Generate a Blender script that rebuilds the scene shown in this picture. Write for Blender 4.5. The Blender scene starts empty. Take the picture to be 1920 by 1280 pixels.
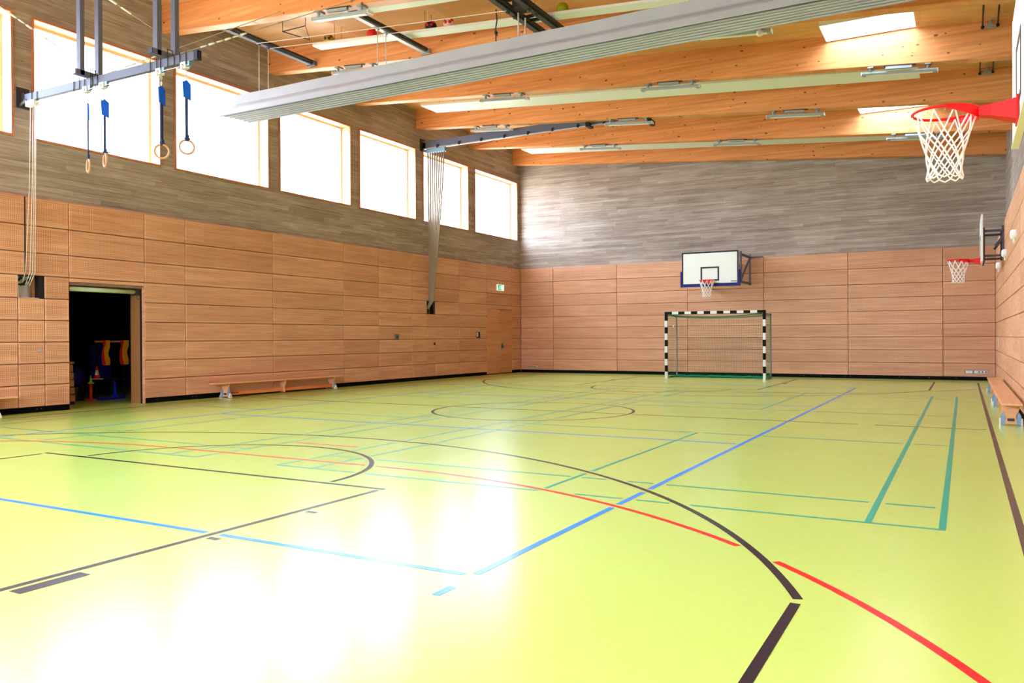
import bpy, math, random
from mathutils import Vector, Matrix
random.seed(7)
SC = bpy.context.scene
COL = SC.collection
PI = math.pi

# ---------------------------------------------------------------- camera
YAW, PITCH, ROLL, CAMH, FPX = 0.5070, -0.0050, -0.0050, 1.302, 1525.76
f = Vector((-math.sin(YAW)*math.cos(PITCH), math.cos(YAW)*math.cos(PITCH), math.sin(PITCH)))
r = Vector((math.cos(YAW), math.sin(YAW), 0)); u = r.cross(f)
r2 = r*math.cos(ROLL)+u*math.sin(ROLL); u2 = -r*math.sin(ROLL)+u*math.cos(ROLL)
cd = bpy.data.cameras.new('camera'); cam = bpy.data.objects.new('camera', cd); COL.objects.link(cam)
cd.sensor_width = 36; cd.lens = FPX/1920*36; cd.clip_start = .05; cd.clip_end = 300
m = Matrix((r2, u2, -f)).transposed().to_4x4(); m.translation = (0, 0, CAMH)
cam.matrix_world = m
SC.camera = cam
# ---------------------------------------------------------------- sky: bright overcast, duller ground below
SKY = 8.5
w = bpy.data.worlds.new('sky'); SC.world = w; w.use_nodes = True
nt = w.node_tree; nt.nodes.clear()
out = nt.nodes.new('ShaderNodeOutputWorld'); bg = nt.nodes.new('ShaderNodeBackground')
tc = nt.nodes.new('ShaderNodeTexCoord'); sep = nt.nodes.new('ShaderNodeSeparateXYZ')
rmp = nt.nodes.new('ShaderNodeValToRGB')
rmp.color_ramp.elements[0].position = .47; rmp.color_ramp.elements[0].color = (.42, .43, .40, 1)
rmp.color_ramp.elements[1].position = .53; rmp.color_ramp.elements[1].color = (.72, .86, 1.0, 1)
mp = nt.nodes.new('ShaderNodeMapRange'); mp.inputs[1].default_value = -1; mp.inputs[2].default_value = 1
nt.links.new(tc.outputs['Generated'], sep.inputs[0]); nt.links.new(sep.outputs[2], mp.inputs[0])
nt.links.new(mp.outputs[0], rmp.inputs[0]); nt.links.new(rmp.outputs[0], bg.inputs[0])
bg.inputs[1].default_value = SKY; nt.links.new(bg.outputs[0], out.inputs[0])
# ---------------------------------------------------------------- exposure
SC.view_settings.view_transform = 'Standard'; SC.view_settings.look = 'None'
SC.view_settings.gamma = 1.0; SC.view_settings.use_curve_mapping = False
SC.view_settings.exposure = 1.78
SC.cycles.max_bounces = 14; SC.cycles.diffuse_bounces = 8; SC.cycles.glossy_bounces = 4
SC.cycles.transparent_max_bounces = 12; SC.cycles.sample_clamp_indirect = 8.0; SC.cycles.sample_clamp_direct = 2.2
SC.cycles.use_denoising = True
SC.cycles.caustics_reflective = False; SC.cycles.caustics_refractive = False
def portal(name, loc, rot, sx, sy):
    l = bpy.data.lights.new(name, 'AREA'); l.shape = 'RECTANGLE'; l.size = sx; l.size_y = sy
    l.cycles.is_portal = True
    o = bpy.data.objects.new(name, l); COL.objects.link(o); o.location = loc; o.rotation_euler = rot

# ================================================================ mesh helpers
class MB:
    def __init__(s): s.v = []; s.f = []; s.m = []; s.sm = []
    def add(s, vs, fs, mi=0, smooth=False):
        b = len(s.v); s.v += [tuple(x) for x in vs]
        for q in fs: s.f.append(tuple(b+i for i in q)); s.m.append(mi); s.sm.append(smooth)
        return s
    def box(s, a, b, mi=0):
        x0, y0, z0 = [min(p, q) for p, q in zip(a, b)]; x1, y1, z1 = [max(p, q) for p, q in zip(a, b)]
        v = [(x0,y0,z0),(x1,y0,z0),(x1,y1,z0),(x0,y1,z0),(x0,y0,z1),(x1,y0,z1),(x1,y1,z1),(x0,y1,z1)]
        return s.add(v, [(0,3,2,1),(4,5,6,7),(0,1,5,4),(1,2,6,5),(2,3,7,6),(3,0,4,7)], mi)
    def cbox(s, c, d, mi=0):
        return s.box([c[i]-d[i]/2 for i in range(3)], [c[i]+d[i]/2 for i in range(3)], mi)
    def bar(s, p, q, w, h, mi=0, up=(0, 0, 1)):
        p = Vector(p); q = Vector(q); d = (q-p).normalized(); up = Vector(up)
        if abs(d.dot(up)) > .98: up = Vector((1, 0, 0))
        a = d.cross(up).normalized()*w/2; b = a.cross(d).normalized()*h/2
        v = []
        for c in (p, q): v += [c-a-b, c+a-b, c+a+b, c-a+b]
        return s.add(v, [(0,1,2,3),(7,6,5,4),(0,4,5,1),(1,5,6,2),(2,6,7,3),(3,7,4,0)], mi)
    def tube(s, pts, r, n=6, mi=0, closed=False, cap=True):
        pts = [Vector(p) for p in pts]; N = len(pts); rings = []
        prev = None
        for i, p in enumerate(pts):
            if closed: d = pts[(i+1) % N]-pts[i-1]
            else: d = pts[min(i+1, N-1)]-pts[max(i-1, 0)]
            d.normalize()
            if prev is None:
                ref = Vector((0, 0, 1)) if abs(d.z) < .9 else Vector((1, 0, 0))
                a = d.cross(ref).normalized()
            else:
                a = (prev-d*prev.dot(d)).normalized()
            prev = a; b = d.cross(a)
            rr = r[i] if isinstance(r, (list, tuple)) else r
            rings.append([p+(a*math.cos(2*PI*k/n)+b*math.sin(2*PI*k/n))*rr for k in range(n)])
        v = [x for g in rings for x in g]; fs = []
        M = N if closed else N-1
        for i in range(M):
            for k in range(n):
                j = (i+1) % N
                fs.append((i*n+k, i*n+(k+1) % n, j*n+(k+1) % n, j*n+k))
        if cap and not closed: fs.append(tuple(range(n-1, -1, -1))); fs.append(tuple((N-1)*n+k for k in range(n)))
        return s.add(v, fs, mi, n > 5)
    def cyl(s, p, q, r, n=16, mi=0): return s.tube([p, q], r, n, mi)
    def lathe(s, c, prof, n=20, mi=0, axis='z'):
        v = []; fs = []
        for (rr, z) in prof:
            for k in range(n):
                a = 2*PI*k/n; x, y = rr*math.cos(a), rr*math.sin(a)
                if axis == 'z': v.append((c[0]+x, c[1]+y, c[2]+z))
                elif axis == 'x': v.append((c[0]+z, c[1]+x, c[2]+y))
                else: v.append((c[0]+x, c[1]+z, c[2]+y))
        for i in range(len(prof)-1):
            for k in range(n): fs.append((i*n+k, i*n+(k+1) % n, (i+1)*n+(k+1) % n, (i+1)*n+k))
        return s.add(v, fs, mi, True)
    def ball(s, c, R, n=20, m=12, mi=0):
        return s.lathe(c, [(max(R*math.sin(PI*i/m), 1e-4), -R*math.cos(PI*i/m)) for i in range(m+1)], n, mi)
    def prism(s, poly, axis, a, b, mi=0):
        # poly: list of 2D points; axis normal 'x','y','z'; spans a..b
        def P(p, t):
            return {'x': (t, p[0], p[1]), 'y': (p[0], t, p[1]), 'z': (p[0], p[1], t)}[axis]
        n = len(poly); v = [P(p, a) for p in poly]+[P(p, b) for p in poly]
        fs = [tuple(range(n-1, -1, -1)), tuple(range(n, 2*n))]+[(i, (i+1) % n, n+(i+1) % n, n+i) for i in range(n)]
        return s.add(v, fs, mi)
    def build(s, name, mats, parent=None, recalc=True, bevel=0):
        me = bpy.data.meshes.new(name)
        org = parent.location if parent is not None and parent.type == 'EMPTY' else Vector((0, 0, 0))
        if parent is not None and parent.type != 'EMPTY' and parent.parent is not None: org = parent.parent.location
        me.from_pydata([Vector(x)-org for x in s.v], [], s.f)
        for mt in (mats if isinstance(mats, (list, tuple)) else [mats]): me.materials.append(mt)
        for p, mi, sm in zip(me.polygons, s.m, s.sm): p.material_index = mi; p.use_smooth = sm
        if recalc:
            import bmesh
            b = bmesh.new(); b.from_mesh(me); bmesh.ops.recalc_face_normals(b, faces=b.faces); b.to_mesh(me); b.free()
        o = bpy.data.objects.new(name, me); COL.objects.link(o)
        if parent is not None: o.parent = parent
        if bevel:
            md = o.modifiers.new('edge', 'BEVEL'); md.width = bevel; md.segments = 2; md.limit_method = 'ANGLE'
        return o
def tag(o, label, cat, group=None):
    o['label'] = label; o['category'] = cat
    if group: o['group'] = group
    return o
def thing(name, label, cat, loc, group=None):
    o = bpy.data.objects.new(name, None); COL.objects.link(o); o.location = loc; o.empty_display_size = .1
    return tag(o, label, cat, group)
def struct(o): o['kind'] = 'structure'; return o
def snode(name, loc=(0, 0, 0)):
    o = bpy.data.objects.new(name, None); COL.objects.link(o); o.location = loc; return struct(o)
def dup(root, loc, label, group=None):
    q = root.copy(); COL.objects.link(q); q.location = loc; q['label'] = label
    if group: q['group'] = group
    for ch in list(root.children):
        c = ch.copy(); COL.objects.link(c); c.parent = q
        for g in list(ch.children):
            d = g.copy(); COL.objects.link(d); d.parent = c
    return q

# ================================================================ materials
def srgb(r_, g_, b_):
    def c(x):
        x /= 255.; return x/12.92 if x <= .04045 else ((x+.055)/1.055)**2.4
    return (c(r_), c(g_), c(b_), 1)
def mat(name, col, rough=.5, metal=0, spec=.22, emit=None, estr=1, noise=0, nscale=8, bump=0, trans=0):
    M = bpy.data.materials.new(name); M.use_nodes = True; n = M.node_tree
    p = n.nodes['Principled BSDF']
    p.inputs['Base Color'].default_value = col; p.inputs['Roughness'].default_value = rough
    p.inputs['Metallic'].default_value = metal; p.inputs['Specular IOR Level'].default_value = spec
    if emit: p.inputs['Emission Color'].default_value = emit; p.inputs['Emission Strength'].default_value = estr
    if noise or bump:
        t = n.nodes.new('ShaderNodeTexNoise'); t.inputs['Scale'].default_value = nscale; t.inputs['Detail'].default_value = 4
        g = n.nodes.new('ShaderNodeTexCoord'); n.links.new(g.outputs['Object'], t.inputs['Vector'])
        if noise:
            mx = n.nodes.new('ShaderNodeMix'); mx.data_type = 'RGBA'; mx.blend_type = 'MULTIPLY'
            mx.inputs[0].default_value = 1; mx.inputs[6].default_value = col
            rp = n.nodes.new('ShaderNodeValToRGB')
            rp.color_ramp.elements[0].color = (1-noise,)*3+(1,); rp.color_ramp.elements[1].color = (1+0*noise,)*3+(1,)
            rp.color_ramp.elements[0].position = .35; rp.color_ramp.elements[1].position = .65
            n.links.new(t.outputs[0], rp.inputs[0]); n.links.new(rp.outputs[0], mx.inputs[7])
            n.links.new(mx.outputs[2], p.inputs['Base Color'])
        if bump:
            b = n.nodes.new('ShaderNodeBump'); b.inputs['Strength'].default_value = bump; b.inputs['Distance'].default_value = .01
            n.links.new(t.outputs[0], b.inputs['Height']); n.links.new(b.outputs[0], p.inputs['Normal'])
    return M
class NG:
    """tiny helper to write node graphs"""
    def __init__(s, M): s.n = M.node_tree
    def node(s, typ, ins=None, **kw):
        nd = s.n.nodes.new(typ)
        for k, v in kw.items(): setattr(nd, k, v)
        for k, v in (ins or {}).items():
            if isinstance(v, bpy.types.NodeSocket): s.n.links.new(v, nd.inputs[k])
            else: nd.inputs[k].default_value = v
        return nd
    def math(s, op, a, b=0.0): return s.node('ShaderNodeMath', {0: a, 1: b}, operation=op).outputs[0]
    def ramp(s, fac, stops):
        nd = s.node('ShaderNodeValToRGB', {0: fac}); e = nd.color_ramp.elements
        while len(e) < len(stops): e.new(.5)
        for i, (p, c) in enumerate(stops): e[i].position = p; e[i].color = c
        return nd.outputs[0]
    def mix(s, fac, a, b, blend='MIX'):
        return s.node('ShaderNodeMix', {0: fac, 6: a, 7: b}, data_type='RGBA', blend_type=blend).outputs[2]
    def map(s, vec, scale, loc=(0, 0, 0)):
        return s.node('ShaderNodeMapping', {0: vec, 1: loc, 3: scale}).outputs[0]

def wood(name, cols, grain=(1, 1, 14), rough=.5, knots=0, lam=0, lam_axis=2, tint=.12, perf=0, perf_axes=(1, 2), spec=.35, stripes=0):
    """procedural wood: cols dark, mid, light; grain = stretch of the noise per axis (small along the grain)"""
    M = bpy.data.materials.new(name); M.use_nodes = True; g = NG(M); p = M.node_tree.nodes['Principled BSDF']
    co = g.node('ShaderNodeTexCoord').outputs['Object']
    oi = g.node('ShaderNodeObjectInfo').outputs['Random']
    off = g.node('ShaderNodeCombineXYZ', {0: g.math('MULTIPLY', oi, 37.0), 1: g.math('MULTIPLY', oi, 53.0), 2: g.math('MULTIPLY', oi, 19.0)}).outputs[0]
    co2 = g.node('ShaderNodeVectorMath', {0: co, 1: off}, operation='ADD').outputs[0]
    gv = g.map(co2, grain)
    n1 = g.node('ShaderNodeTexNoise', {'Vector': gv, 'Scale': 1.0, 'Detail': 5.0, 'Roughness': .6, 'Distortion': .3}).outputs[0]
    n2 = g.node('ShaderNodeTexNoise', {'Vector': g.map(co2, tuple(x*.22 for x in grain)), 'Scale': 1.0, 'Detail': 2.0}).outputs[0]
    fac = g.math('ADD', g.math('MULTIPLY', n1, .62), g.math('MULTIPLY', n2, .38))
    c = g.ramp(fac, [(.34, cols[0]), (.5, cols[1]), (.66, cols[2])])
    if lam:
        s = g.node('ShaderNodeSeparateXYZ', {0: co2}).outputs
        row = g.math('FLOOR', g.math('DIVIDE', s[lam_axis], lam))
        wn = g.node('ShaderNodeTexWhiteNoise', {1: row}, noise_dimensions='1D').outputs[0]
        seg = g.math('FLOOR', g.math('ADD', g.math('DIVIDE', s[1 if lam_axis == 0 else 0], 1.3+0*lam), g.math('MULTIPLY', wn, 7.0)))
        wn2 = g.node('ShaderNodeTexWhiteNoise', {0: g.node('ShaderNodeCombineXYZ', {0: row, 1: seg}).outputs[0]}, noise_dimensions='3D').outputs[0]
        v = g.math('ADD', .86, g.math('MULTIPLY', wn2, .2))
        c = g.mix(1.0, c, g.node('ShaderNodeCombineColor', {0: v, 1: v, 2: v}).outputs[0], 'MULTIPLY')
    if knots:
        vv = g.node('ShaderNodeTexVoronoi', {'Vector': g.map(co2, (3.6, .8, 6.5)), 'Scale': knots, 'Randomness': 1.0})
        rnd = g.node('ShaderNodeSeparateColor', {0: vv.outputs['Color']}).outputs[0]
        lim = g.math('MULTIPLY', g.math('GREATER_THAN', rnd, .35), g.math('ADD', .05, g.math('MULTIPLY', rnd, .10)))
        k = g.math('LESS_THAN', vv.outputs['Distance'], lim)
        c = g.mix(g.math('MULTIPLY', k, .85), c, (.13, .035, .012, 1))
    if tint:
        t = g.math('ADD', 1-tint*.6, g.math('MULTIPLY', oi, tint))
        c = g.mix(1.0, c, g.node('ShaderNodeCombineColor', {0: t, 1: g.math('POWER', t, 1.25), 2: g.math('POWER', t, 1.5)}).outputs[0], 'MULTIPLY')
    if stripes:
        s = g.node('ShaderNodeSeparateXYZ', {0: co2}).outputs
        sg = g.math('FLOOR', g.math('DIVIDE', s[perf_axes[0]], stripes))
        wn = g.node('ShaderNodeTexWhiteNoise', {1: sg}, noise_dimensions='1D').outputs[0]
        v = g.math('ADD', .95, g.math('MULTIPLY', wn, .07))
        c = g.mix(1.0, c, g.node('ShaderNodeCombineColor', {0: v, 1: v, 2: v}).outputs[0], 'MULTIPLY')
    if perf:
        s = g.node('ShaderNodeSeparateXYZ', {0: co}).outputs
        d = []
        for ax in perf_axes:
            fr = g.math('SUBTRACT', g.math('FRACT', g.math('DIVIDE', s[ax], perf)), .5)
            d.append(g.math('MULTIPLY', fr, fr))
        rr = g.math('SQRT', g.math('ADD', d[0], d[1]))
        k = g.math('LESS_THAN', rr, .24)
        c = g.mix(g.math('MULTIPLY', k, .7), c, (.10, .035, .015, 1))
    M.node_tree.links.new(c, p.inputs['Base Color'])
    p.inputs['Roughness'].default_value = rough; p.inputs['Specular IOR Level'].default_value = spec
    b = g.node('ShaderNodeBump', {'Strength': .12, 'Distance': .004, 'Height': n1}); M.node_tree.links.new(b.outputs[0], p.inputs['Normal'])
    return M

PAN = (srgb(196, 136, 104), srgb(212, 154, 121), srgb(226, 172, 140))
M_panel = wood('panel_veneer', PAN, grain=(1.0, 1.0, 22), tint=.16, perf=0, stripes=.9)
M_perf = wood('perforated_veneer', PAN, grain=(1.0, 1.0, 22), tint=.16, perf=.032, stripes=.9)
M_panelb = wood('panel_veneer_far', PAN, grain=(1.0, 1.0, 22), tint=.16, perf=0, perf_axes=(0, 2), stripes=.9)
M_perfb = wood('perforated_veneer_far', PAN, grain=(1.0, 1.0, 22), tint=.16, perf=.032, perf_axes=(0, 2), stripes=.9)
M_door = wood('door_veneer', (srgb(186, 122, 84), srgb(200, 138, 98), srgb(212, 150, 110)), grain=(1, 1, 22), tint=.05)
BEAM = (srgb(206, 130, 76), srgb(221, 148, 92), srgb(232, 166, 112))
M_beam = wood('glulam_spruce', BEAM, grain=(.7, 3, 16), knots=1.0, lam=.04, lam_axis=2, tint=.1, rough=.45)
M_ceil = wood('ceiling_ply', (srgb(205, 148, 98), srgb(220, 165, 114), srgb(230, 178, 130)), grain=(.8, 3.5, 3), lam=1.25, lam_axis=1, tint=0, rough=.5)
M_trimw = wood('window_larch', (srgb(160, 98, 66), srgb(180, 114, 80), srgb(196, 130, 94)), grain=(6, 2, 6), tint=0)
M_reveal = wood('reveal_larch', (srgb(226, 186, 150), srgb(234, 198, 164), srgb(240, 208, 178)), grain=(6, 2, 6), tint=0)
M_bench = wood('bench_wood', (srgb(210, 148, 106), srgb(224, 166, 124), srgb(234, 182, 144)), grain=(12, .8, 12), tint=0, rough=.35)
M_bench2 = wood('bench_rail_wood', (srgb(205, 110, 55), srgb(220, 128, 68), srgb(230, 145, 85)), grain=(12, .8, 12), tint=0, rough=.35)
M_store_wood = wood('vault_box_wood', (srgb(150, 100, 60), srgb(170, 120, 78), srgb(185, 135, 90)), grain=(2, 2, 20), tint=0)

def concrete(name, ax):
    """board-marked concrete: rows of plank prints with staggered ends; ax = horizontal axis index"""
    M = bpy.data.materials.new(name); M.use_nodes = True; g = NG(M); p = M.node_tree.nodes['Principled BSDF']
    co = g.node('ShaderNodeTexCoord').outputs['Object']; s = g.node('ShaderNodeSeparateXYZ', {0: co}).outputs
    H = .095
    row = g.math('FLOOR', g.math('DIVIDE', s[2], H)); wn = g.node('ShaderNodeTexWhiteNoise', {1: row}, noise_dimensions='1D').outputs[0]
    seg = g.math('FLOOR', g.math('ADD', g.math('DIVIDE', s[ax], 1.9), g.math('MULTIPLY', wn, 9.0)))
    w2 = g.node('ShaderNodeTexWhiteNoise', {0: g.node('ShaderNodeCombineXYZ', {0: row, 1: seg}).outputs[0]}, noise_dimensions='3D').outputs[0]
    sc = [1.1, 1.1, 1.1]; sc[2] = 26
    n1 = g.node('ShaderNodeTexNoise', {'Vector': g.map(co, tuple(sc)), 'Scale': 1.0, 'Detail': 6.0, 'Roughness': .62}).outputs[0]
    n2 = g.node('ShaderNodeTexNoise', {'Vector': co, 'Scale': .55, 'Detail': 3.0}).outputs[0]
    n3 = g.node('ShaderNodeTexNoise', {'Vector': g.map(co, (9, 9, 60)), 'Scale': 1.0, 'Detail': 3.0}).outputs[0]
    fac = g.math('ADD', g.math('MULTIPLY', n1, .5), g.math('ADD', g.math('MULTIPLY', w2, .13), g.math('ADD', g.math('MULTIPLY', n2, .25), g.math('MULTIPLY', n3, .12))))
    c = g.ramp(fac, [(.30, srgb(120, 104, 98)), (.48, srgb(155, 140, 133)), (.62, srgb(180, 167, 161)), (.72, srgb(200, 190, 185))])
    fr = g.math('FRACT', g.math('DIVIDE', s[2], H))
    ln = g.math('LESS_THAN', fr, .07)
    c = g.mix(g.math('MULTIPLY', ln, .25), c, (.07, .055, .045, 1))
    v = g.node('ShaderNodeTexVoronoi', {'Vector': g.map(co, (2.2, 2.2, 6)), 'Scale': 1.0}); 
    k = g.math('LESS_THAN', v.outputs['Distance'], .045)
    c = g.mix(g.math('MULTIPLY', k, .6), c, (.05, .035, .025, 1))
    M.node_tree.links.new(c, p.inputs['Base Color']); p.inputs['Roughness'].default_value = .85; p.inputs['Specular IOR Level'].default_value = .1
    h = g.math('ADD', g.math('MULTIPLY', w2, .6), g.math('MULTIPLY', n1, .5))
    b = g.node('ShaderNodeBump', {'Strength': .35, 'Distance': .008, 'Height': h}); M.node_tree.links.new(b.outputs[0], p.inputs['Normal'])
    return M
M_conY = concrete('board_concrete_side', 1); M_conX = concrete('board_concrete_end', 0)

def floor_mat():
    M = bpy.data.materials.new('linoleum'); M.use_nodes = True; g = NG(M); p = M.node_tree.nodes['Principled BSDF']
    co = g.node('ShaderNodeTexCoord').outputs['Object']
    n1 = g.node('ShaderNodeTexNoise', {'Vector': g.map(co, (5, 5, 1)), 'Scale': 4.0, 'Detail': 6.0, 'Roughness': .7}).outputs[0]
    n2 = g.node('ShaderNodeTexNoise', {'Vector': co, 'Scale': .6, 'Detail': 3.0}).outputs[0]
    fac = g.math('ADD', g.math('MULTIPLY', n1, .6), g.math('MULTIPLY', n2, .4))
    c = g.ramp(fac, [(.2, FLOOR_A), (.8, FLOOR_B)])
    M.node_tree.links.new(c, p.inputs['Base Color'])
    n3 = g.node('ShaderNodeTexNoise', {'Vector': co, 'Scale': 1.3, 'Detail': 4.0}).outputs[0]
    rr = g.node('ShaderNodeMapRange', {0: n3, 1: .3, 2: .7, 3: .195, 4: .225}).outputs[0]
    M.node_tree.links.new(rr, p.inputs['Roughness']); p.inputs['Specular IOR Level'].default_value = .40
    n4 = g.node('ShaderNodeTexNoise', {'Vector': co, 'Scale': 3.0, 'Detail': 2.0}).outputs[0]
    b = g.node('ShaderNodeBump', {'Strength': .02, 'Distance': .01, 'Height': n4}); M.node_tree.links.new(b.outputs[0], p.inputs['Normal'])
    return M
FLOOR_A = srgb(174, 199, 100); FLOOR_B = srgb(186, 211, 112)
M_floor = floor_mat()
M_black = mat('line_black', srgb(36, 28, 42), .22)
M_blue = mat('line_blue', srgb(4, 130, 240), .22)
M_green = mat('line_green', srgb(0, 158, 134), .28)
M_red = mat('line_red', srgb(222, 20, 28), .28)
M_base = mat('baseboard_black', (.002, .002, .003, 1), .6, spec=.06)
M_steel = mat('grey_steel', srgb(94, 97, 118), .5, spec=.1)
M_steel_d = mat('dark_steel', srgb(62, 58, 60), .45, metal=.3)
M_galv = mat('galvanised_steel', srgb(178, 182, 190), .35, metal=.6)
M_dark = mat('black_plastic', (.01, .01, .012, 1), .4)
M_navy = mat('navy_cap', srgb(22, 26, 52), .5)
M_olive = mat('dark_olive_rail', srgb(60, 58, 50), .45, metal=.2)
M_white = mat('white_plastic', srgb(232, 234, 238), .35)
M_whitep = mat('white_lacquer', srgb(236, 238, 240), .3)
M_radiant = mat('radiant_panel_white', srgb(226, 230, 226), .45)
M_lum = mat('luminaire_grey', srgb(150, 156, 164), .4)
M_diff = mat('luminaire_diffuser', srgb(226, 230, 232), .3)
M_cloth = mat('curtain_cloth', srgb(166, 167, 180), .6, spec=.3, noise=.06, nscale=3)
M_cloth2 = mat('curtain_pipe_and_fold_shade', srgb(84, 86, 100), .6)  # dark cloth for the edge pipe and the painted shade between folds
M_rope = mat('white_rope', srgb(226, 214, 212), .8, noise=.25, nscale=60)
M_hemp = mat('climbing_rope_grey', srgb(158, 140, 122), .85, noise=.3, nscale=50)
M_hoop = mat('hoop_red', srgb(215, 4, 6), .45)
M_hoop_o = mat('hoop_orange_red', srgb(222, 44, 26), .35)
M_netw = mat('net_white', srgb(240, 236, 240), .8)
M_netg = mat('net_green', srgb(24, 120, 82), .8)
M_pad = mat('padding_blue', srgb(14, 20, 120), .5)
M_bluep = mat('strap_pad_blue', srgb(8, 84, 205), .5, bump=.2, nscale=30)
M_strap = mat('strap_navy', srgb(34, 50, 92), .7)
M_ringw = mat('ring_wood', srgb(196, 150, 120), .4)
M_ink = mat('board_marking', srgb(26, 30, 46), .4)
M_postb = mat('goal_black', (.003, .003, .004, 1), .6, spec=.08); M_postw = mat('goal_white', srgb(232, 232, 236), .35)
M_frameg = mat('goal_frame_grey', srgb(140, 146, 152), .4, metal=.3)
M_exit = mat('exit_green', srgb(40, 175, 130), .4, emit=srgb(60, 190, 150), estr=.12)
M_exitw = mat('exit_white', srgb(220, 255, 240), .4, emit=srgb(220, 255, 240), estr=.22)
M_redbox = mat('switch_dark_red', srgb(70, 14, 14), .4)
M_greybox = mat('switch_grey', srgb(110, 104, 104), .4)
M_tube = mat('door_closer_tube', srgb(188, 200, 168), .35)
M_jamb = mat('door_jamb_brown', srgb(150, 100, 60), .5, noise=.1, nscale=10)
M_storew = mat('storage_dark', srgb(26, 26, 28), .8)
M_conered = mat('cone_red', srgb(215, 40, 30), .4); M_conegreen = mat('cone_green', srgb(150, 205, 110), .4); M_coneblue = mat('cone_blue', srgb(10, 50, 190), .4)
M_mat = mat('mat_blue', srgb(16, 20, 120), .5); M_bibo = mat('bib_orange', srgb(250, 150, 20), .7); M_bibr = mat('bib_red', srgb(210, 30, 20), .7)
M_whitew = mat('niche_grey_plaster', srgb(222, 224, 240), .6)
M_yel = mat('ball_yellow', srgb(200, 160, 40), .5, noise=.4, nscale=14); M_redb = mat('ball_red', srgb(215, 40, 36), .45)
M_dkb = mat('ball_navy', srgb(26, 22, 50), .45); M_pink = mat('ball_pale', srgb(225, 190, 180), .5); M_lime = mat('ball_lime', srgb(150, 155, 10), .5)
M_redpatch = mat('ball_patch_red', srgb(190, 30, 40), .5); M_redlogo = mat('foot_red_dot', srgb(220, 40, 70), .5)
M_footb = mat('bench_foot_blue', srgb(120, 150, 180), .4, metal=.2)
M_floor_bounce = mat('backboard_floor_bounce', srgb(226, 234, 214), .4)  # green tint paints floor light thrown up onto the board's underside

def glass():
    M = bpy.data.materials.new('window_glass'); M.use_nodes = True; n = M.node_tree; n.nodes.clear(); g = NG(M)
    tr = g.node('ShaderNodeBsdfTransparent', {0: (.97, .985, .98, 1)}); gl = g.node('ShaderNodeBsdfGlossy', {0: (1, 1, 1, 1), 1: .02})
    fr = g.node('ShaderNodeFresnel', {0: 1.45}); mx = g.node('ShaderNodeMixShader', {0: fr.outputs[0], 1: tr.outputs[0], 2: gl.outputs[0]})
    o = g.node('ShaderNodeOutputMaterial', {0: mx.outputs[0]}); return M
M_glass = glass()

# ================================================================ dimensions
XL, XLC = -14.53, -14.61          # left cladding face, left concrete face
XR, XRC = .784, 1.04              # right cladding face, right concrete face
YF, YFC = 26.85, 26.93            # far cladding, far concrete
YN = -1.35                        # wall behind the camera
def zceil(x): return 8.25-.079*(x+14.61)
def zbeam(x): return 7.68-.0865*(x+14.61)
ROWS = [.10, .49, .875, 1.26, 1.65, 2.045, 2.45, 2.86, 3.34, 3.84]
WIN = [(-.43, 2.23), (2.585, 5.245), (5.60, 8.26), (8.61, 11.27), (11.62, 14.28), (14.63, 17.27), (17.63, 20.28), (20.66, 23.29), (23.69, 26.72)]
WZ = (4.89, 7.08)
DOOR = (9.23, 10.82, 2.345)
NICHES = [(8.29, 8.765, 2.045, 2.45), (20.75, 21.20, 2.045, 2.45)]
BEAMS = [26.53, 23.49, 20.46, 17.45, 14.43, 11.46, 8.44, 5.42, 2.40, -.62]
SKYL = [(-2.4, -.78, 22.38, 23.34), (-2.4, -.78, 16.36, 17.30), (-2.4, -.78, 10.37, 11.31), (-2.4, -.78, 4.34, 5.28)]

# ================================================================ structure
def grid_wall(us, vs, holes):
    """cells (u0,u1,v0,v1) of a rectangle split by cuts, leaving out the holes"""
    us = sorted(set(us)); vs = sorted(set(vs)); res = []
    for a, b in zip(us, us[1:]):
        for c, d in zip(vs, vs[1:]):
            mu, mv = (a+b)/2, (c+d)/2
            if any(h[0] < mu < h[1] and h[2] < mv < h[3] for h in holes): continue
            res.append((a, b, c, d))
    return res
# floor
fl = MB(); fl.box((XRC+.3, YN-.3, -.2), (-14.935, 27.23, 0)); fl.box((-14.935, 8.0, -.2), (-20.5, 14.5, 0))
floor = struct(fl.build('floor', M_floor))
# left wall
H = [(a, b, WZ[0], WZ[1]) for a, b in WIN]+[(DOOR[0], DOOR[1], 0, DOOR[2])]+[tuple(n) for n in NICHES]
us = [YN-.3, 27.23]+[v for h in H for v in h[:2]]; vs = [0, 8.9]+[v for h in H for v in h[2:]]
wl = MB()
for a, b, c, d in grid_wall(us, vs, H): wl.box((-14.935, a, c), (XLC, b, d))
wall_left = struct(wl.build('wall_left', M_conY))
wb = MB(); wb.box((XLC, YFC, 0), (XRC, YFC+.3, 8.9)); wall_back = struct(wb.build('wall_back', M_conX))
wr = MB(); wr.box((XRC, YN-.3, 0), (XRC+.3, 27.23, 8.9)); wall_right = struct(wr.build('wall_right', M_conY))
FILL_WIN = [(-14.0, -11.6), (-11.2, -8.8), (-8.4, -6.0), (-5.6, -3.2), (-2.8, -.4)]; FILL_WIN_Z = (1.65, 4.6)  # window openings added in the unseen wall for fill light
wf = MB()
for a, b, c, d in grid_wall([XLC, XRC]+[q for h in FILL_WIN for q in h], [0, 8.9, FILL_WIN_Z[0], FILL_WIN_Z[1]], [(a, b, FILL_WIN_Z[0], FILL_WIN_Z[1]) for a, b in FILL_WIN]): wf.box((a, YN-.3, c), (b, YN, d))
wall_front = struct(wf.build('wall_front', M_conX))
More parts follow.
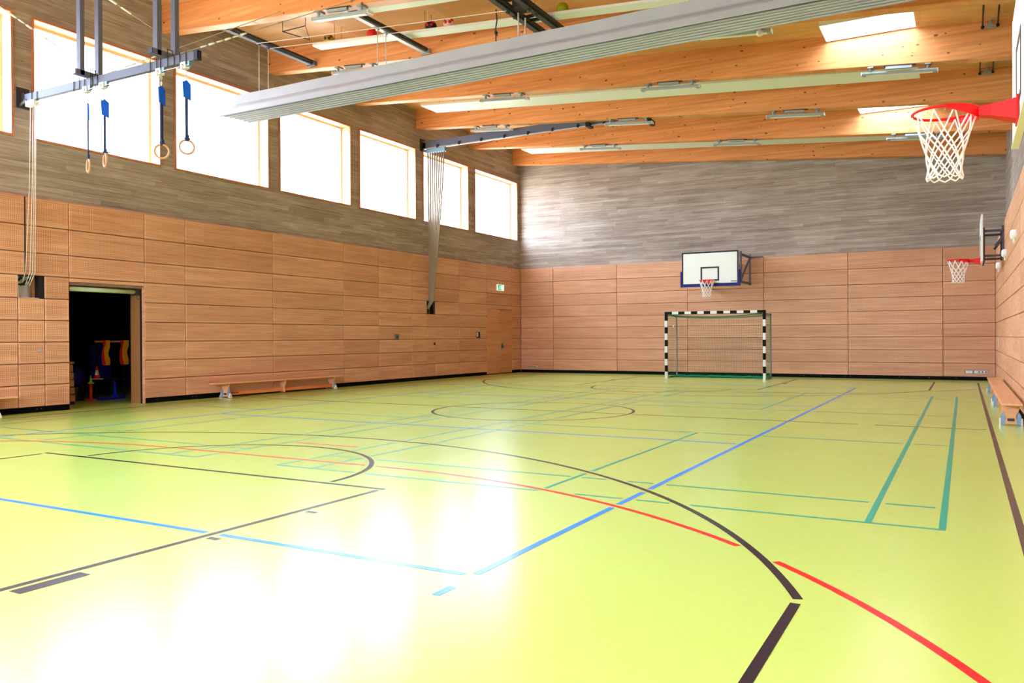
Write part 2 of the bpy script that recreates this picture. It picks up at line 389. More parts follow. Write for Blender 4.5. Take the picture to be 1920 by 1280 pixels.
# ceiling with skylight openings
Hs = [(a, b, c, d) for a, b, c, d in SKYL]
cl = MB()
for a, b, c, d in grid_wall([-15.2, 1.4]+[v for h in Hs for v in h[:2]], [YN-.5, 27.5]+[v for h in Hs for v in h[2:]], Hs):
    v = [(x, y, zceil(x)+t) for t in (0, .2) for x, y in ((a, c), (b, c), (b, d), (a, d))]
    cl.add(v, [(0,3,2,1),(4,5,6,7),(0,1,5,4),(1,2,6,5),(2,3,7,6),(3,0,4,7)])
ceiling = struct(cl.build('ceiling', M_ceil))
for yb in BEAMS:
    b = MB(); y0, y1 = yb-.12, yb+.12; xs = [-14.61, 1.04]
    v = []
    for x in xs:
        zb, zt = zbeam(x), zceil(x)+.01
        e = .012
        v += [(x, y0+e, zb), (x, y1-e, zb), (x, y1, zb+e), (x, y1, zt), (x, y0, zt), (x, y0, zb+e)]
    b.add(v, [(0,1,2,3,4,5), (11,10,9,8,7,6)]+[(i, 6+i, 6+(i+1) % 6, (i+1) % 6) for i in range(6)])
    b.build('beam', M_beam, ceiling)
wi = 0
for i, (a, b) in enumerate(WIN):
    wi += 1
    o = MB()   # reveal lining, 28 cm deep
    t = .02; x0, x1 = -14.89, -14.59; z0, z1 = WZ
    o.box((x0, a, z0), (x1, a+t, z1)); o.box((x0, b-t, z0), (x1, b, z1)); o.box((x0, a+t, z1-t), (x1, b-t, z1)); o.box((x0, a+t, z0), (x1, b-t, z0+t))
    win = struct(o.build('window_%d' % wi, M_reveal))
    fr = MB(); k = .03; xx0, xx1 = -14.612, -14.575
    fr.box((xx0, a-.01, z0-.01), (xx1, a+k, z1+.01)); fr.box((xx0, b-k, z0-.01), (xx1, b+.01, z1+.01))
    fr.box((xx0, a+k, z1-k), (xx1, b-k, z1+.01)); fr.box((xx0, a+k, z0-.01), (xx1, b-k, z0+k))
    fr.build('frame', M_trimw, win)
    sh = MB(); k = .05
    sh.box((-14.934, a+t, z0+t), (-14.88, a+t+k, z1-t)); sh.box((-14.93, b-t-k, z0+t), (-14.88, b-t, z1-t))
    sh.box((-14.93, a+t+k, z1-t-k), (-14.88, b-t-k, z1-t)); sh.box((-14.93, a+t+k, z0+t), (-14.88, b-t-k, z0+t+k))
    sh.build('sash', M_reveal, win)
    pn = MB(); pn.add([(-14.905, a+t+k, z0+t+k), (-14.905, b-t-k, z0+t+k), (-14.905, b-t-k, z1-t-k), (-14.905, a+t+k, z1-t-k)], [(0, 1, 2, 3)])
    pn.build('pane', M_glass, win, recalc=False)
    gd = MB(); gd.cyl((-14.86, b-.16, z0+t), (-14.86, b-.16, z1-t), .006, 6); gd.cyl((-14.86, a+.16, z0+t), (-14.86, a+.16, z1-t), .006, 6)
    gd.build('blind_guide', M_galv, win)
    portal('portal', (-14.94, (a+b)/2, sum(WZ)/2), (0, -PI/2, 0), WZ[1]-WZ[0], b-a)
for a, b, c, d in SKYL:
    wi += 1
    o = MB(); zt = zceil(a)+.26
    k = .015
    for (p0, p1) in (((a+.001, c), (a+k, d)), ((b-k, c), (b-.001, d)), ((a+k, c+.001), (b-k, c+k)), ((a+k, d-k), (b-k, d-.001))):
        zz = zceil(p0[0])+.012
        o.box((p0[0], p0[1], zz if p0[0] == p1[0]-.014 else zceil(b)+.012), (p1[0], p1[1], zt))
    sk = struct(o.build('window_%d' % wi, M_whitep))
    pn = MB(); pn.add([(a, c, zt-.02), (b, c, zt-.02), (b, d, zt-.02), (a, d, zt-.02)], [(3, 2, 1, 0)]); pn.build('pane', M_glass, sk, recalc=False)
    portal('portal', ((a+b)/2, (c+d)/2, zt), (0, 0, 0), b-a, d-c)

for a, b in FILL_WIN:      # unseen glazing behind the photographer, added to let in fill light
    wi += 1; z0, z1 = FILL_WIN_Z
    o = MB(); o.box((a, YN-.25, z0), (a+.05, YN+.02, z1)); o.box((b-.05, YN-.25, z0), (b, YN+.02, z1)); o.box((a+.05, YN-.25, z1-.05), (b-.05, YN+.02, z1)); o.box((a+.05, YN-.25, z0), (b-.05, YN+.02, z0+.05))
    win = struct(o.build('window_%d' % wi, M_reveal))
    pn = MB(); y = YN-.2; pn.add([(a+.05, y, z0+.05), (b-.05, y, z0+.05), (b-.05, y, z1-.05), (a+.05, y, z1-.05)], [(3, 2, 1, 0)]); pn.build('pane', M_glass, win, recalc=False)
    portal('portal', ((a+b)/2, YN-.22, sum(FILL_WIN_Z)/2), (-PI/2, 0, 0), b-a, FILL_WIN_Z[1]-FILL_WIN_Z[0])
# ---------------- wall cladding panels
def panel(parent, plane, u0, u1, v0, v1, flip, mats, th=.05, inset=.03, gap=.007):
    """a board with a chamfered edge; plane 'x' (u=y) or 'y' (u=x); face position given by flip=(pos, sign)"""
    pos, sg = flip
    u0 += gap; u1 -= gap; v0 += gap; v1 -= gap
    def P(u_, v_, dpt):
        x = pos+sg*dpt
        return (x, u_, v_) if plane == 'x' else (u_, x, v_)
    b = MB(); c = .008
    rings = []
    for (e, dpt) in ((0, th), (0, c), (c, 0), (inset, 0)):
        rings.append([P(u0+e, v0+e, dpt), P(u1-e, v0+e, dpt), P(u1-e, v1-e, dpt), P(u0+e, v1-e, dpt)])
    v = [q for g_ in rings for q in g_]
    for i in range(3):
        b.add([], []) 
    n = len(rings)
    fs = []; 
    for i in range(n-1):
        for k in range(4): fs.append((i*4+k, i*4+(k+1) % 4, (i+1)*4+(k+1) % 4, (i+1)*4+k))
    b.add(v, fs, 0)
    base = len(b.v)-4
    b.f.append((base, base+1, base+2, base+3)); b.m.append(1); b.sm.append(False)
    return b.build('panel', mats, parent)
def cladding(parent, plane, cuts_of_row, flip, mats, skip=(), extra=None):
    for rI in range(9):
        v0, v1 = ROWS[rI], ROWS[rI+1]
        cs = cuts_of_row(rI)
        for a, b in zip(cs, cs[1:]):
            mu, mv = (a+b)/2, (v0+v1)/2
            if any(s[0] < mu < s[1] and s[2] < mv < s[3] for s in skip): continue
            panel(parent, plane, a, b, v0, v1, flip, mats)
def left_cuts(i):
    c = [YN, .05, 2.55, 5.05, 7.05]
    c += ([8.29, 8.765] if i < 6 else [8.42])
    c += [9.23, 10.82, 11.81, 14.33, 16.89, 18.39, 19.98]
    c += ([20.75, 21.20] if i < 6 else [20.89])
    c += [22.59, 24.37] + ([25.30] if i < 6 else []) + [26.17, 26.85]
    return c
skip = [(DOOR[0], DOOR[1], 0, 2.45)]+[tuple(n) for n in NICHES]+[(24.37, 26.17, .1, 2.3)]
cladding(wall_left, 'x', left_cuts, (XL, -1), [M_panel, M_perf], skip)
panel(wall_left, 'x', 9.23, 10.82, 2.37, 2.45, (XL, -1), [M_panel, M_panel], inset=.01)
panel(wall_left, 'x', 24.37, 26.17, 2.30, 2.45, (XL, -1), [M_panel, M_panel], inset=.01)
far_cuts = [-14.53, -13.18, -10.68, -8.14, -5.635, -3.11, -.535, .784]
cladding(wall_back, 'y', lambda i: far_cuts, (YF, 1), [M_panelb, M_perfb])
right_cuts = [YN, .2, 2.7, 5.2, 7.7, 10.2, 12.7, 15.2, 17.7, 20.2, 22.7, 25.2, 26.85]
cladding(wall_right, 'x', lambda i: right_cuts, (XR, 1), [M_panel, M_panel])
front_cuts = sorted([-14.53, .784]+[q for h in FILL_WIN for q in h])
cladding(wall_front, 'y', lambda i: front_cuts, (-1.27, -1), [M_panelb, M_panelb], [(a, b, FILL_WIN_Z[0], FILL_WIN_Z[1]) for a, b in FILL_WIN])
# battens and cap boards behind/over the panels
t = MB(); t.box((XR+.03, YN, .1), (XRC, YF, 3.80)); struct(t.build('trim_1', M_panel))
t = MB(); t.box((XL-.01, YN, 3.835), (XLC, 26.85, 3.85)); struct(t.build('trim_2', M_panel))
t = MB(); t.box((XL-.01, YF+.005, 3.835), (XR, YFC, 3.85)); struct(t.build('trim_3', M_panel))
t = MB(); t.box((XR+.004, YN, 3.80), (XRC, YF, 3.845)); struct(t.build('trim_4', M_panel))
# baseboards, black, recessed, with their pairs of fixing screws
for nm, segs in (('baseboard_left', [((XLC, YN, 0), (-14.55, DOOR[0], .1)), ((XLC, DOOR[1], 0), (-14.55, 26.85, .1))]),
                 ('baseboard_back', [((XL, YF+.02, 0), (XR, YFC, .1))]),
                 ('baseboard_right', [((XR+.02, YN, 0), (XRC, YF, .1))]),
                 ('baseboard_front', [((XL, YN, 0), (XR, -1.29, .1))])):
    b = MB()
    for p0, p1 in segs: b.box(p0, p1)
    struct(b.build(nm, M_base))
for y in (8.62, 8.70, 7.6, 7.68, 11.1, 12.0, 12.08): 
    b = MB(); b.cyl((-14.552, y, .06), (-14.546, y, .06), .006, 8); b.build('screw', M_galv, bpy.data.objects['baseboard_left'])
for x in (-4.4, -3.9, -3.2, -3.05, -2.4, -1.7, -.9, -.2):
    b = MB(); b.cyl((x, YF+.021, .06), (x, YF+.014, .06), .008, 8); b.build('screw', M_galv, bpy.data.objects['baseboard_back'])

# ---------------- door openings
d = MB(); e = .005
d.box((-14.935, DOOR[1]-.03, 0), (-14.57, DOOR[1], DOOR[2])); d.box((-14.935, DOOR[0], 0), (-14.57, DOOR[0]+.02, DOOR[2])); d.box((-14.935, DOOR[0], DOOR[2]-.02), (-14.57, DOOR[1], DOOR[2]))
door1 = struct(d.build('door_1', M_jamb))
d = MB(); d.box((-14.57, DOOR[1]-.035, 0), (-14.53, DOOR[1]+.002, DOOR[2])); d.build('edge_strip', M_panel, door1)
d = MB(); d.box((-14.60, DOOR[1]-.06, 0), (-14.575, DOOR[1]-.035, DOOR[2])); d.build('guide_rail', M_dark, door1)
d = MB(); d.cyl((-14.68, DOOR[0]+.05, 2.26), (-14.68, DOOR[1]-.12, 2.26), .045, 12); d.build('lintel_tube', M_tube, door1)
d = MB(); d.cbox((-14.68, DOOR[1]-.09, 2.25), (.12, .09, .11)); d.cbox((-14.68, DOOR[0]+.04, 2.25), (.10, .05, .10)); d.build('tube_bracket', M_steel_d, door1)
d = MB(); d.tube([(-14.62, DOOR[1]-.10+.0, 2.2), (-14.62, DOOR[1]-.13, 2.14), (-14.62, DOOR[1]-.08, 2.10), (-14.62, DOOR[1]-.04, 2.13)], .004, 5); d.build('cable', M_steel_d, door1)
# exit door, flush two-leaf
door2 = snode('door_2')
for a, b in ((24.37, 25.30), (25.30, 26.17)):
    panel(door2, 'x', a, b, .02, 2.30, (XL+.001, -1), [M_door, M_door]).name = 'door_leaf'
d = MB(); d.box((XL-.004, 25.31, .88), (XL+.014, 25.50, 1.12)); pl = d.build('lock_plate', M_galv, door2)
d = MB(); d.box((XL+.012, 25.36, .92), (XL+.03, 25.42, 1.08)); d.box((XL+.03, 25.33, .96), (XL+.05, 25.47, .99)); d.build('door_handle', M_dark, pl)
# storage room shell
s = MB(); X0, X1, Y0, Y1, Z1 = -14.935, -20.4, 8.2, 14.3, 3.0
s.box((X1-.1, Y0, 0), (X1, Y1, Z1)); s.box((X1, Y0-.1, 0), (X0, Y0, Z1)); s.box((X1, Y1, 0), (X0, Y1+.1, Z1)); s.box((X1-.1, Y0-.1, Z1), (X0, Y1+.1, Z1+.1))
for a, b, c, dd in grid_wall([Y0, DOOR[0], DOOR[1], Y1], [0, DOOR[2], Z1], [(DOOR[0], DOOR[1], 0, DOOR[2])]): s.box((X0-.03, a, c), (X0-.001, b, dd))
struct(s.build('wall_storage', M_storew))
# niches
for ni, (a, b, c, dd) in enumerate(NICHES):
    n = MB(); xb = -14.82 if ni == 0 else -14.90
    n.box((xb-.02, a, c), (xb, b, dd), 0); n.box((xb, a, c), (-14.54, a+.008, dd), 0); n.box((xb, b-.10, c), (-14.54, b, dd), 1)
    n.box((xb, a, dd-.008), (-14.54, b, dd), 1); n.box((xb, a, c), (-14.54, b, c+.008), 0)
    nn = struct(n.build('trim_%d' % (5+ni), [M_whitew, M_dark] if ni == 0 else [M_steel_d, M_dark]))
    q = MB(); q.bar((-14.70, a+.02, dd-.16), (-14.70, a+.16, dd-.03), .03, .035); q.bar((-14.70, a+.14, dd-.17), (-14.70, a+.32, dd-.04), .03, .035)
    q.cbox((-14.70, a+.13, dd-.16), (.05, .16, .03)); q.build('cleat', M_dark, nn)
    q = MB(); q.box((-14.76, b-.14, c+.01), (-14.66, b-.102, dd-.01)); q.build('side_board', M_jamb, nn)
    # dark guide slot above the niche
    yy = a+.13
    q = MB(); q.box((XL-.004, yy-.012, dd), (XL+.004, yy+.012, 3.84)); q.build('rope_slot', M_steel_d, nn)

# ---------------- court lines
LINES = []   # (material, prio, width, pts)
def L(mt, pr, wd, pts): LINES.append((mt, pr, wd, pts))
def arc(cx, cy, R, a0, a1, n=60): return [(cx+R*math.cos(a0+(a1-a0)*i/n), cy+R*math.sin(a0+(a1-a0)*i/n)) for i in range(n+1)]
XC, YC = -6.80, 12.86
# basketball (black)
def both(pts): return pts, [(x, 2*YC-y) for x, y in pts]
L(M_black, 10, .05, [(.33, .15), (.33, 25.5)]); L(M_black, 10, .05, [(-13.92, .15), (-13.92, 25.5)])
L(M_black, 9, .05, [(-13.89, 12.92), (-1.36, 12.92)]); L(M_black, 9, .05, [(-1.14, 12.92), (.30, 12.92)])
L(M_black, 10, .05, arc(-6.72, 12.85, 1.78, 0, 2*PI, 96))
R3 = 6.55; c3 = 1.76; dx = 6.08; a0 = math.acos(dx/R3)
A3 = [(XC+R3*math.cos(a0+(PI-2*a0)*i/90), c3+R3*math.sin(a0+(PI-2*a0)*i/90)) for i in range(91)]
for P_ in both(A3): L(M_black, 11, .05, P_)
for P_ in both([(XC+dx, .15), (XC+dx, 4.20)]): L(M_black, 10, .05, P_)
for P_ in both([(XC-dx, .15), (XC-dx, 4.20)]): L(M_black, 10, .05, P_)
for P_ in both([(-9.25, 5.58), (-4.36, 5.58)]): L(M_black, 11, .05, P_)
for P_ in both([(-4.39, .15), (-4.39, 5.53)]): L(M_black, 10, .05, P_)
for P_ in both([(-9.22, .15), (-9.22, 5.53)]): L(M_black, 10, .05, P_)
for P_ in both(arc(-6.80, 5.60, 1.78, .03, PI-.03, 50)): L(M_black, 10, .05, P_)
for P_ in both([(-13.9, .15), (.30, .15)]): L(M_black, 10, .05, P_)
for sx, x0 in ((1, -4.33), (-1, -9.28)):
    for y0, y1 in ((4.57, 4.62), (3.66, 3.71), (2.41, 2.80)):
        wd = y1-y0; ym = (y0+y1)/2
        for P_ in both([(x0, ym), (x0+sx*.10, ym)]): L(M_black, 10, wd, P_)
# handball (red)
for P_ in both([(-8.3-6.0*math.cos(t_), .55+6.0*math.sin(t_)) for t_ in [PI/2*i/40 for i in range(41)]]+[(-5.15+6.0*math.sin(t_), .55+6.0*math.cos(t_)) for t_ in [PI/2*i/40 for i in range(41)]]): L(M_red, 8, .05, P_)
for P_ in both([(-7.33, 7.6), (-6.34, 7.6)]): L(M_red, 8, .05, P_)
# volleyball (blue)
vx0, vx1, vy0, vy1 = -11.33, -2.35, 3.78, 21.75
L(M_blue, 6, .05, [(vx1, vy0+.03), (vx1, vy1)]); L(M_blue, 6, .05, [(vx0, vy0+.03), (vx0, vy1)])
for y in (vy0, vy1): L(M_blue, 5, .05, [(vx0, y), (vx1-.04, y)])
for y in (9.92, 15.80): L(M_blue, 5, .05, [(vx0, y), (vx1-.04, y)])
for x in (vx1+.01, vx0): L(M_blue, 5, .05, [(x, vy0-.22), (x, vy0-.38)])
# badminton (green), two courts
for bx1 in (-.11, -7.40):
    bx0 = bx1-6.10; by0, by1 = 6.13, 19.53; cx = (bx0+bx1)/2; g_ = .045
    for y in (by0+.02, by1-.02): L(M_green, 3, .04, [(bx0, y), (bx1, y)])
    for x in (bx1-.02, bx1-.48, bx0+.02, bx0+.48): L(M_green, 3, .04 if x < bx1-.6 else .045, [(x, by0+.05), (x, by1-.05)])
    for y in (by0+.78, by1-.78, 12.83-1.98, 12.83+1.98): L(M_green, 2, .04, [(bx0+.05, y), (bx1-.05, y)])
    for y0, y1 in ((by0+.05, 10.83), (14.83, by1-.05)): L(M_green, 3, .04, [(cx, y0), (cx, y1)])

def seg_dist(p, a, b):
    ax, ay = a; bx, by = b; dx_, dy_ = bx-ax, by-ay; l = dx_*dx_+dy_*dy_
    t_ = 0 if l == 0 else max(0, min(1, ((p[0]-ax)*dx_+(p[1]-ay)*dy_)/l))
    return math.hypot(p[0]-ax-t_*dx_, p[1]-ay-t_*dy_)
def resample(pts, st):
    res = [pts[0]]
    for a, b in zip(pts, pts[1:]):
        d_ = math.hypot(b[0]-a[0], b[1]-a[1]); n = max(1, int(d_/st))
        res += [(a[0]+(b[0]-a[0])*i/n, a[1]+(b[1]-a[1])*i/n) for i in range(1, n+1)]
    return res
boxes = []
for _, _, wd, pts in LINES: boxes.append((min(p[0] for p in pts), max(p[0] for p in pts), min(p[1] for p in pts), max(p[1] for p in pts)))
for li, (mt, pr, wd, pts) in enumerate(LINES):
    straight = len(pts) == 2
    q = resample(pts, .015)
    cands = []
    for lj, (mt2, pr2, wd2, pts2) in enumerate(LINES):
        if pr2 > pr and lj != li:
            A, B = boxes[li], boxes[lj]
            if A[0]-.2 < B[1] and A[1]+.2 > B[0] and A[2]-.2 < B[3] and A[3]+.2 > B[2]: cands.append((pts2, wd2))
    keep = []
    for p_ in q:
        ok = True
        for pts2, wd2 in cands:
            lim = wd2/2+.032
            for a, b in zip(pts2, pts2[1:]):
                if abs(p_[0]-a[0]) > .3+abs(a[0]-b[0]) or abs(p_[1]-a[1]) > .3+abs(a[1]-b[1]): continue
                if seg_dist(p_, a, b) < lim: ok = False; break
            if not ok: break
        keep.append(ok)
    mb = MB(); i = 0; N = len(q); closed = math.hypot(q[0][0]-q[-1][0], q[0][1]-q[-1][1]) < .01
    while i < N:
        if not keep[i]: i += 1; continue
        j = i
        while j+1 < N and keep[j+1]: j += 1
        run = q[i:j+1]; i = j+1
        if len(run) < 2: continue
        if straight: run = [run[0], run[-1]]
        else: run = run[::4]+([run[-1]] if (len(run)-1) % 4 else [])
        vs_ = []
        for k, p_ in enumerate(run):
            if closed and len(run) > 20 and k in (0, len(run)-1) and run[0] == q[0]: a_, b_ = run[-2], run[1]
            else: a_, b_ = run[max(k-1, 0)], run[min(k+1, len(run)-1)]
            tx, ty = b_[0]-a_[0], b_[1]-a_[1]; l_ = math.hypot(tx, ty) or 1
            nx, ny = -ty/l_*wd/2, tx/l_*wd/2
            zz = .0012+.0001*(pr/12)
            vs_ += [(p_[0]+nx, p_[1]+ny, zz), (p_[0]-nx, p_[1]-ny, zz)]
        mb.add(vs_, [(2*k+1, 2*k+3, 2*k+2, 2*k) for k in range(len(run)-1)])
    if mb.v: mb.build('court_line', mt, floor, recalc=False)

# ================================================================ roof fittings
def rad_panel(label, x0, x1, y0, y1, dz=.43, th=.05, rods=True):
    t = thing('radiant_panel', label, 'ceiling panel', ((x0+x1)/2, (y0+y1)/2, zceil((x0+x1)/2)-dz), 'radiant panels under the roof')
    b = MB(); v = []
    for x in (x0, x1):
        z = zceil(x)-dz
        v += [(x, y0, z), (x, y1, z), (x, y1, z+th), (x, y1-.02, z+th), (x, y1-.02, z+.02), (x, y0+.02, z+.02), (x, y0+.02, z+th), (x, y0, z+th)]
    b.add(v, [(0,1,2,3,4,5,6,7), (15,14,13,12,11,10,9,8)]+[(i, 8+i, 8+(i+1) % 8, (i+1) % 8) for i in range(8)])
    b.build('panel', M_radiant, t)
    if rods:
        k = 0; x = x0+.6
        while x < x1:
            rb = MB(); 
            for y in (y0+.03, y1-.03): rb.cyl((x, y, zceil(x)-dz+.03), (x, y, zceil(x)), .004, 5)
            rb.bar((x, y0+.01, zceil(x)-dz+.045), (x, y1-.01, zceil(x)-dz+.045), .02, .02)
            rb.build('hanger', M_steel_d, t); x += 2.35
    return t
rad_panel('narrow white radiant panel over the folded curtain, with the stray balls lying on it', -12.35, -.85, 13.38, 13.66)
rad_panel('narrow white radiant panel behind the roof beam at the upper rim of the photo', -10.0, -.85, 11.95, 12.2)
rad_panel('broad pale radiant panel past the curtain with three slim lamps in front of it', -13.1, -.80, 18.45, 19.25)
rad_panel('thin looking white radiant panel in the last roof bay before the end wall', -13.2, -.80, 24.45, 25.25)

LUM = None
def luminaire(xc, yb, label):
    global LUM
    z = zbeam(xc); sl = -.0865
    if LUM is None:
        t = thing('luminaire', label, 'lamp', (xc, yb, z), 'slim lamps under the roof beams')
        def P(dx_, y, dz_): return (xc+dx_, y, z+sl*dx_+dz_)
        b = MB(); v = []
        for dx_ in (-.66, .66):
            v += [P(dx_, yb-.05, -.150), P(dx_, yb+.05, -.150), P(dx_, yb+.075, -.120), P(dx_, yb+.075, -.095), P(dx_, yb-.075, -.095), P(dx_, yb-.075, -.120)]
        b.add(v, [(0,1,2,3,4,5), (11,10,9,8,7,6)]+[(i, 6+i, 6+(i+1) % 6, (i+1) % 6) for i in range(6)]); b.build('housing', M_lum, t)
        b = MB(); v = []
        for dx_ in (-.58, .58): v += [P(dx_, yb-.04, -.156), P(dx_, yb+.04, -.156), P(dx_, yb+.04, -.149), P(dx_, yb-.04, -.149)]
        b.add(v, [(0,1,2,3),(7,6,5,4),(0,4,5,1),(1,5,6,2),(2,6,7,3),(3,7,4,0)]); b.build('diffuser', M_diff, t)
        for s_ in (-1, 1):
            b = MB(); b.box(P(s_*.66, yb-.078, -.152), P(s_*.672, yb+.078, -.092)); b.build('end_cap', M_white, t)
            b = MB(); b.cyl(P(s_*.50, yb-.05, -.10), P(s_*.50, yb-.05, -.0), .028, 10); b.cbox(P(s_*.50, yb-.02, -.015), (.10, .2, .02)); b.build('clamp', M_lum, t)
        b = MB(); b.bar(P(-.23, yb-.10, -.045), P(.23, yb-.10, -.045), .06, .05); b.build('ballast_box', M_lum, t)
        b = MB(); b.bar(P(-.26, yb-.10, -.010), P(.30, yb-.10, -.010), .07, .012); b.build('mounting_rail', M_steel_d, t)
        LUM = t; return t
    return dup(LUM, (xc, yb, z), label)
odd = (-9.88, -5.66, -1.09); ev = (-12.0, -7.78, -3.54)
BN = {11.46: 'beam above the rings', 14.43: 'beam hidden by the folded curtain', 17.45: 'second beam past the curtain', 20.46: 'third beam past the curtain', 23.49: 'last beam but one before the end wall'}
LN = {
 (11.46, 0): 'long silver lamp hanging at the upper rim of the photo',
 (14.43, 0): 'slim lamp peeping over the top edge of the folded curtain near the windows',
 (14.43, 2): 'slim lamp with a round knob peeping out under the folded curtain',
 (17.45, 0): 'slim lamp before the broad radiant panel, its one closest to the windows',
 (17.45, 1): 'slim lamp before the broad radiant panel, middle one of its three',
 (17.45, 2): 'slim white lamp just under the large skylight glow',
 (20.46, 0): 'slim lamp over the steel girder that leads in from the windows',
 (20.46, 1): 'slim lamp beside the two black girder feet in mid roof',
 (20.46, 2): 'slim lamp before the far skylight glow, beside the big red hoop',
 (23.49, 0): 'slim lamp on the beam of the last bay, the one nearest the windows',
 (23.49, 1): 'slim lamp on the beam of the last bay, middle one of its three',
 (23.49, 2): 'slim white lamp seen behind the big net of the near hoop'}
for yb in (11.46, 14.43, 17.45, 20.46, 23.49):
    for k, xc in enumerate(odd if yb in (11.46, 17.45, 23.49) else ev):
        if (yb, k) in LN: luminaire(xc, yb, LN[(yb, k)])
k_ = thing('sensor_knob', 'round white knob hanging under the lamp below the folded curtain', 'sensor', (-3.05, 14.3, 6.52))
b = MB(); b.ball((-3.05, 14.3, 6.50), .06, 14, 8); b.build('knob', M_white, k_); b = MB(); b.cyl((-3.05, 14.3, 6.55), (-3.05, 14.36, 6.68), .012, 8); b.build('stem', M_white, k_)

# steel rails that carry the curtain, running from beam to beam
def rail(x, label, m_, up, dark_top=True, w_=.10):
    z = zbeam(x)+.12
    t = thing('curtain_rail', label, 'rail', (x, 12.9, z), 'steel rails carrying the curtain')
    b = MB(); b.box((x-w_/2, 11.58, z-.06), (x+w_/2, 14.31, z)); b.build('channel', m_, t)
    b = MB(); b.box((x+w_/2, 11.58, z-.02), (x+w_/2+.05, 14.31, z+.03)); b.build('flange', M_steel_d, t)
    b = MB(); b.box((x-.09, 14.22, z-.08), (x+.13, 14.31, z+.02)); b.build('end_bracket', m_, t)
    b = MB(); b.box((x-.09, 11.58, z-.08), (x+.13, 11.66, z+.02)); b.build('end_bracket', m_, t)
    for y in (12.66, 12.92): b = MB(); b.cyl((x-.03, y, z-.075), (x+.03, y, z-.075), .025, 10); b.build('pulley', m_, t)
    return t
rail(-13.2, 'grey steel rail over the window end of the folded curtain', M_steel, 0)
rail(-10.0, 'pale steel rail ending under the long silver lamp', M_galv, 0)
rail(-7.08, 'dark olive rail of the motor frame, the one with a knotted cord beside it', M_olive, 0)
rail(-6.66, 'dark olive rail of the motor frame, the one beside the lime ball', M_olive, 0)
mt = thing('curtain_motor', 'dark curtain motor slung between the two olive rails', 'motor', (-6.87, 12.9, 7.2))
b = MB(); b.cyl((-7.03, 12.95, 7.2), (-6.76, 12.95, 7.2), .07, 14); b.cbox((-6.9, 12.75, 7.2), (.2, .18, .14)); b.build('motor_body', M_steel_d, mt, bevel=.01)
b = MB(); b.cyl((-7.02, 13.2, 7.17), (-6.75, 13.2, 7.17), .03, 12); b.build('drive_shaft', M_dark, mt)
for y, z in ((13.35, 7.15), (12.45, 7.2)): b = MB(); b.cbox((-6.87, y, z), (.32, .05, .05)); b.build('cross_bar', M_dark, mt)
b = MB(); b.tube([(-6.75, 12.9, 7.13), (-6.72, 13.2, 7.08), (-6.68, 13.3, 7.12)], .012, 6); b.build('motor_cable', M_dark, mt)
b = MB()
for y, z in ((12.6, 0), (12.95, 0)): b.tube([(-13.2, y, zbeam(-13.2)+.05), (-10, y, zbeam(-10)+.05), (-7.08, y, zbeam(-7.08)+.06)], .008, 5)
tag(b.build('hoisting_line', M_rope), 'pair of thin white lines running along the roof to the curtain motor', 'cable')

# the folded dividing curtain
cu = thing('divider_curtain', 'long grey-white folded hall divider curtain hoisted under the roof', 'curtain', (-6.8, 12.75, 6.0))
X0, X1 = -13.75, .7
def sag(x): return 0.0
PEL = ((12.50, 6.55), (12.505, 6.36), (12.48, 6.32), (12.435, 6.29), (12.415, 6.25), (12.42, 6.22), (12.45, 6.205), (12.88, 6.205), (12.90, 6.40), (12.88, 6.55))
b = MB()   # smooth upper pelmet
N = 40; v = []
for i in range(N+1):
    x = X0+(X1-X0)*i/N; wv = .003*math.sin(i*1.3)
    for (y, z) in PEL: v.append((x, y, z+wv))
fs = []; NP = len(PEL)
for i in range(N):
    for k in range(NP): fs.append((i*NP+k, i*NP+(k+1) % NP, (i+1)*NP+(k+1) % NP, (i+1)*NP+k))
fs += [tuple(range(NP)), tuple(N*NP+k for k in range(NP-1, -1, -1))]
b.add(v, fs, 0, False); b.build('pelmet', M_cloth, cu)
nf = 7
for k in range(nf):
    y0 = 12.40+.074*k; ext = [.40, .34, .26, .18, .12, .06, 0][k]*.9
    zt = 6.24; zb = 6.125-.014*k
    b = MB(); v = []
    for i in range(N+1):
        x = X0-ext+(X1-X0+ext)*i/N; wv = .003*math.sin(i*.9+k*.7)
        v += [(x, y0, zt+wv*.3), (x, y0-.006, zb+.022+wv), (x, y0+.006, zb+.004+wv), (x, y0+.022, zb+wv), (x, y0+.034, zb+.004+wv), (x, y0+.056, zb+.014+wv), (x, y0+.052, zt+wv*.3)]
    fs = []
    for i in range(N):
        for j in range(7): fs.append((i*7+j, i*7+(j+1) % 7, (i+1)*7+(j+1) % 7, (i+1)*7+j))
    fs += [tuple(range(7)), tuple(N*7+j for j in range(6, -1, -1))]
    b.add(v, fs, 0, False)
    for i in range(N): b.m[i*7+4] = 1; b.m[i*7+5] = 1  # rear underside coloured dark to paint the shade in the gaps between folds
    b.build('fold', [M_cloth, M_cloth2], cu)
b = MB(); b.tube([(X0-.35+(X1-X0)*i/30, 12.365, 6.105) for i in range(31)], .008, 5); b.build('edge_pipe', M_cloth2, cu)
for x in (-13.2, -10.0, -6.87, -3.8):
    for y in (12.66, 12.92):
        b = MB(); b.cyl((x, y, 6.54), (x, y, zbeam(x)+.02), .009 if x < -8 else .014, 6); b.build('hoist_cord', M_rope, cu)
        b = MB(); b.cyl((x, y, 6.50), (x, y, 6.60), .018, 8); b.build('cord_clamp', M_steel_d, cu)
b = MB(); b.tube([(-7.35, 12.7, 7.2), (-7.33, 12.7, 7.0), (-7.36, 12.7, 6.85), (-7.35, 12.7, 6.56)], .012, 6); b.ball((-7.35, 12.7, 6.78), .035, 8, 6)
tag(b.build('knotted_cord', M_steel_d), 'dark knotted cord hanging down to the curtain beside the olive rail', 'cord')

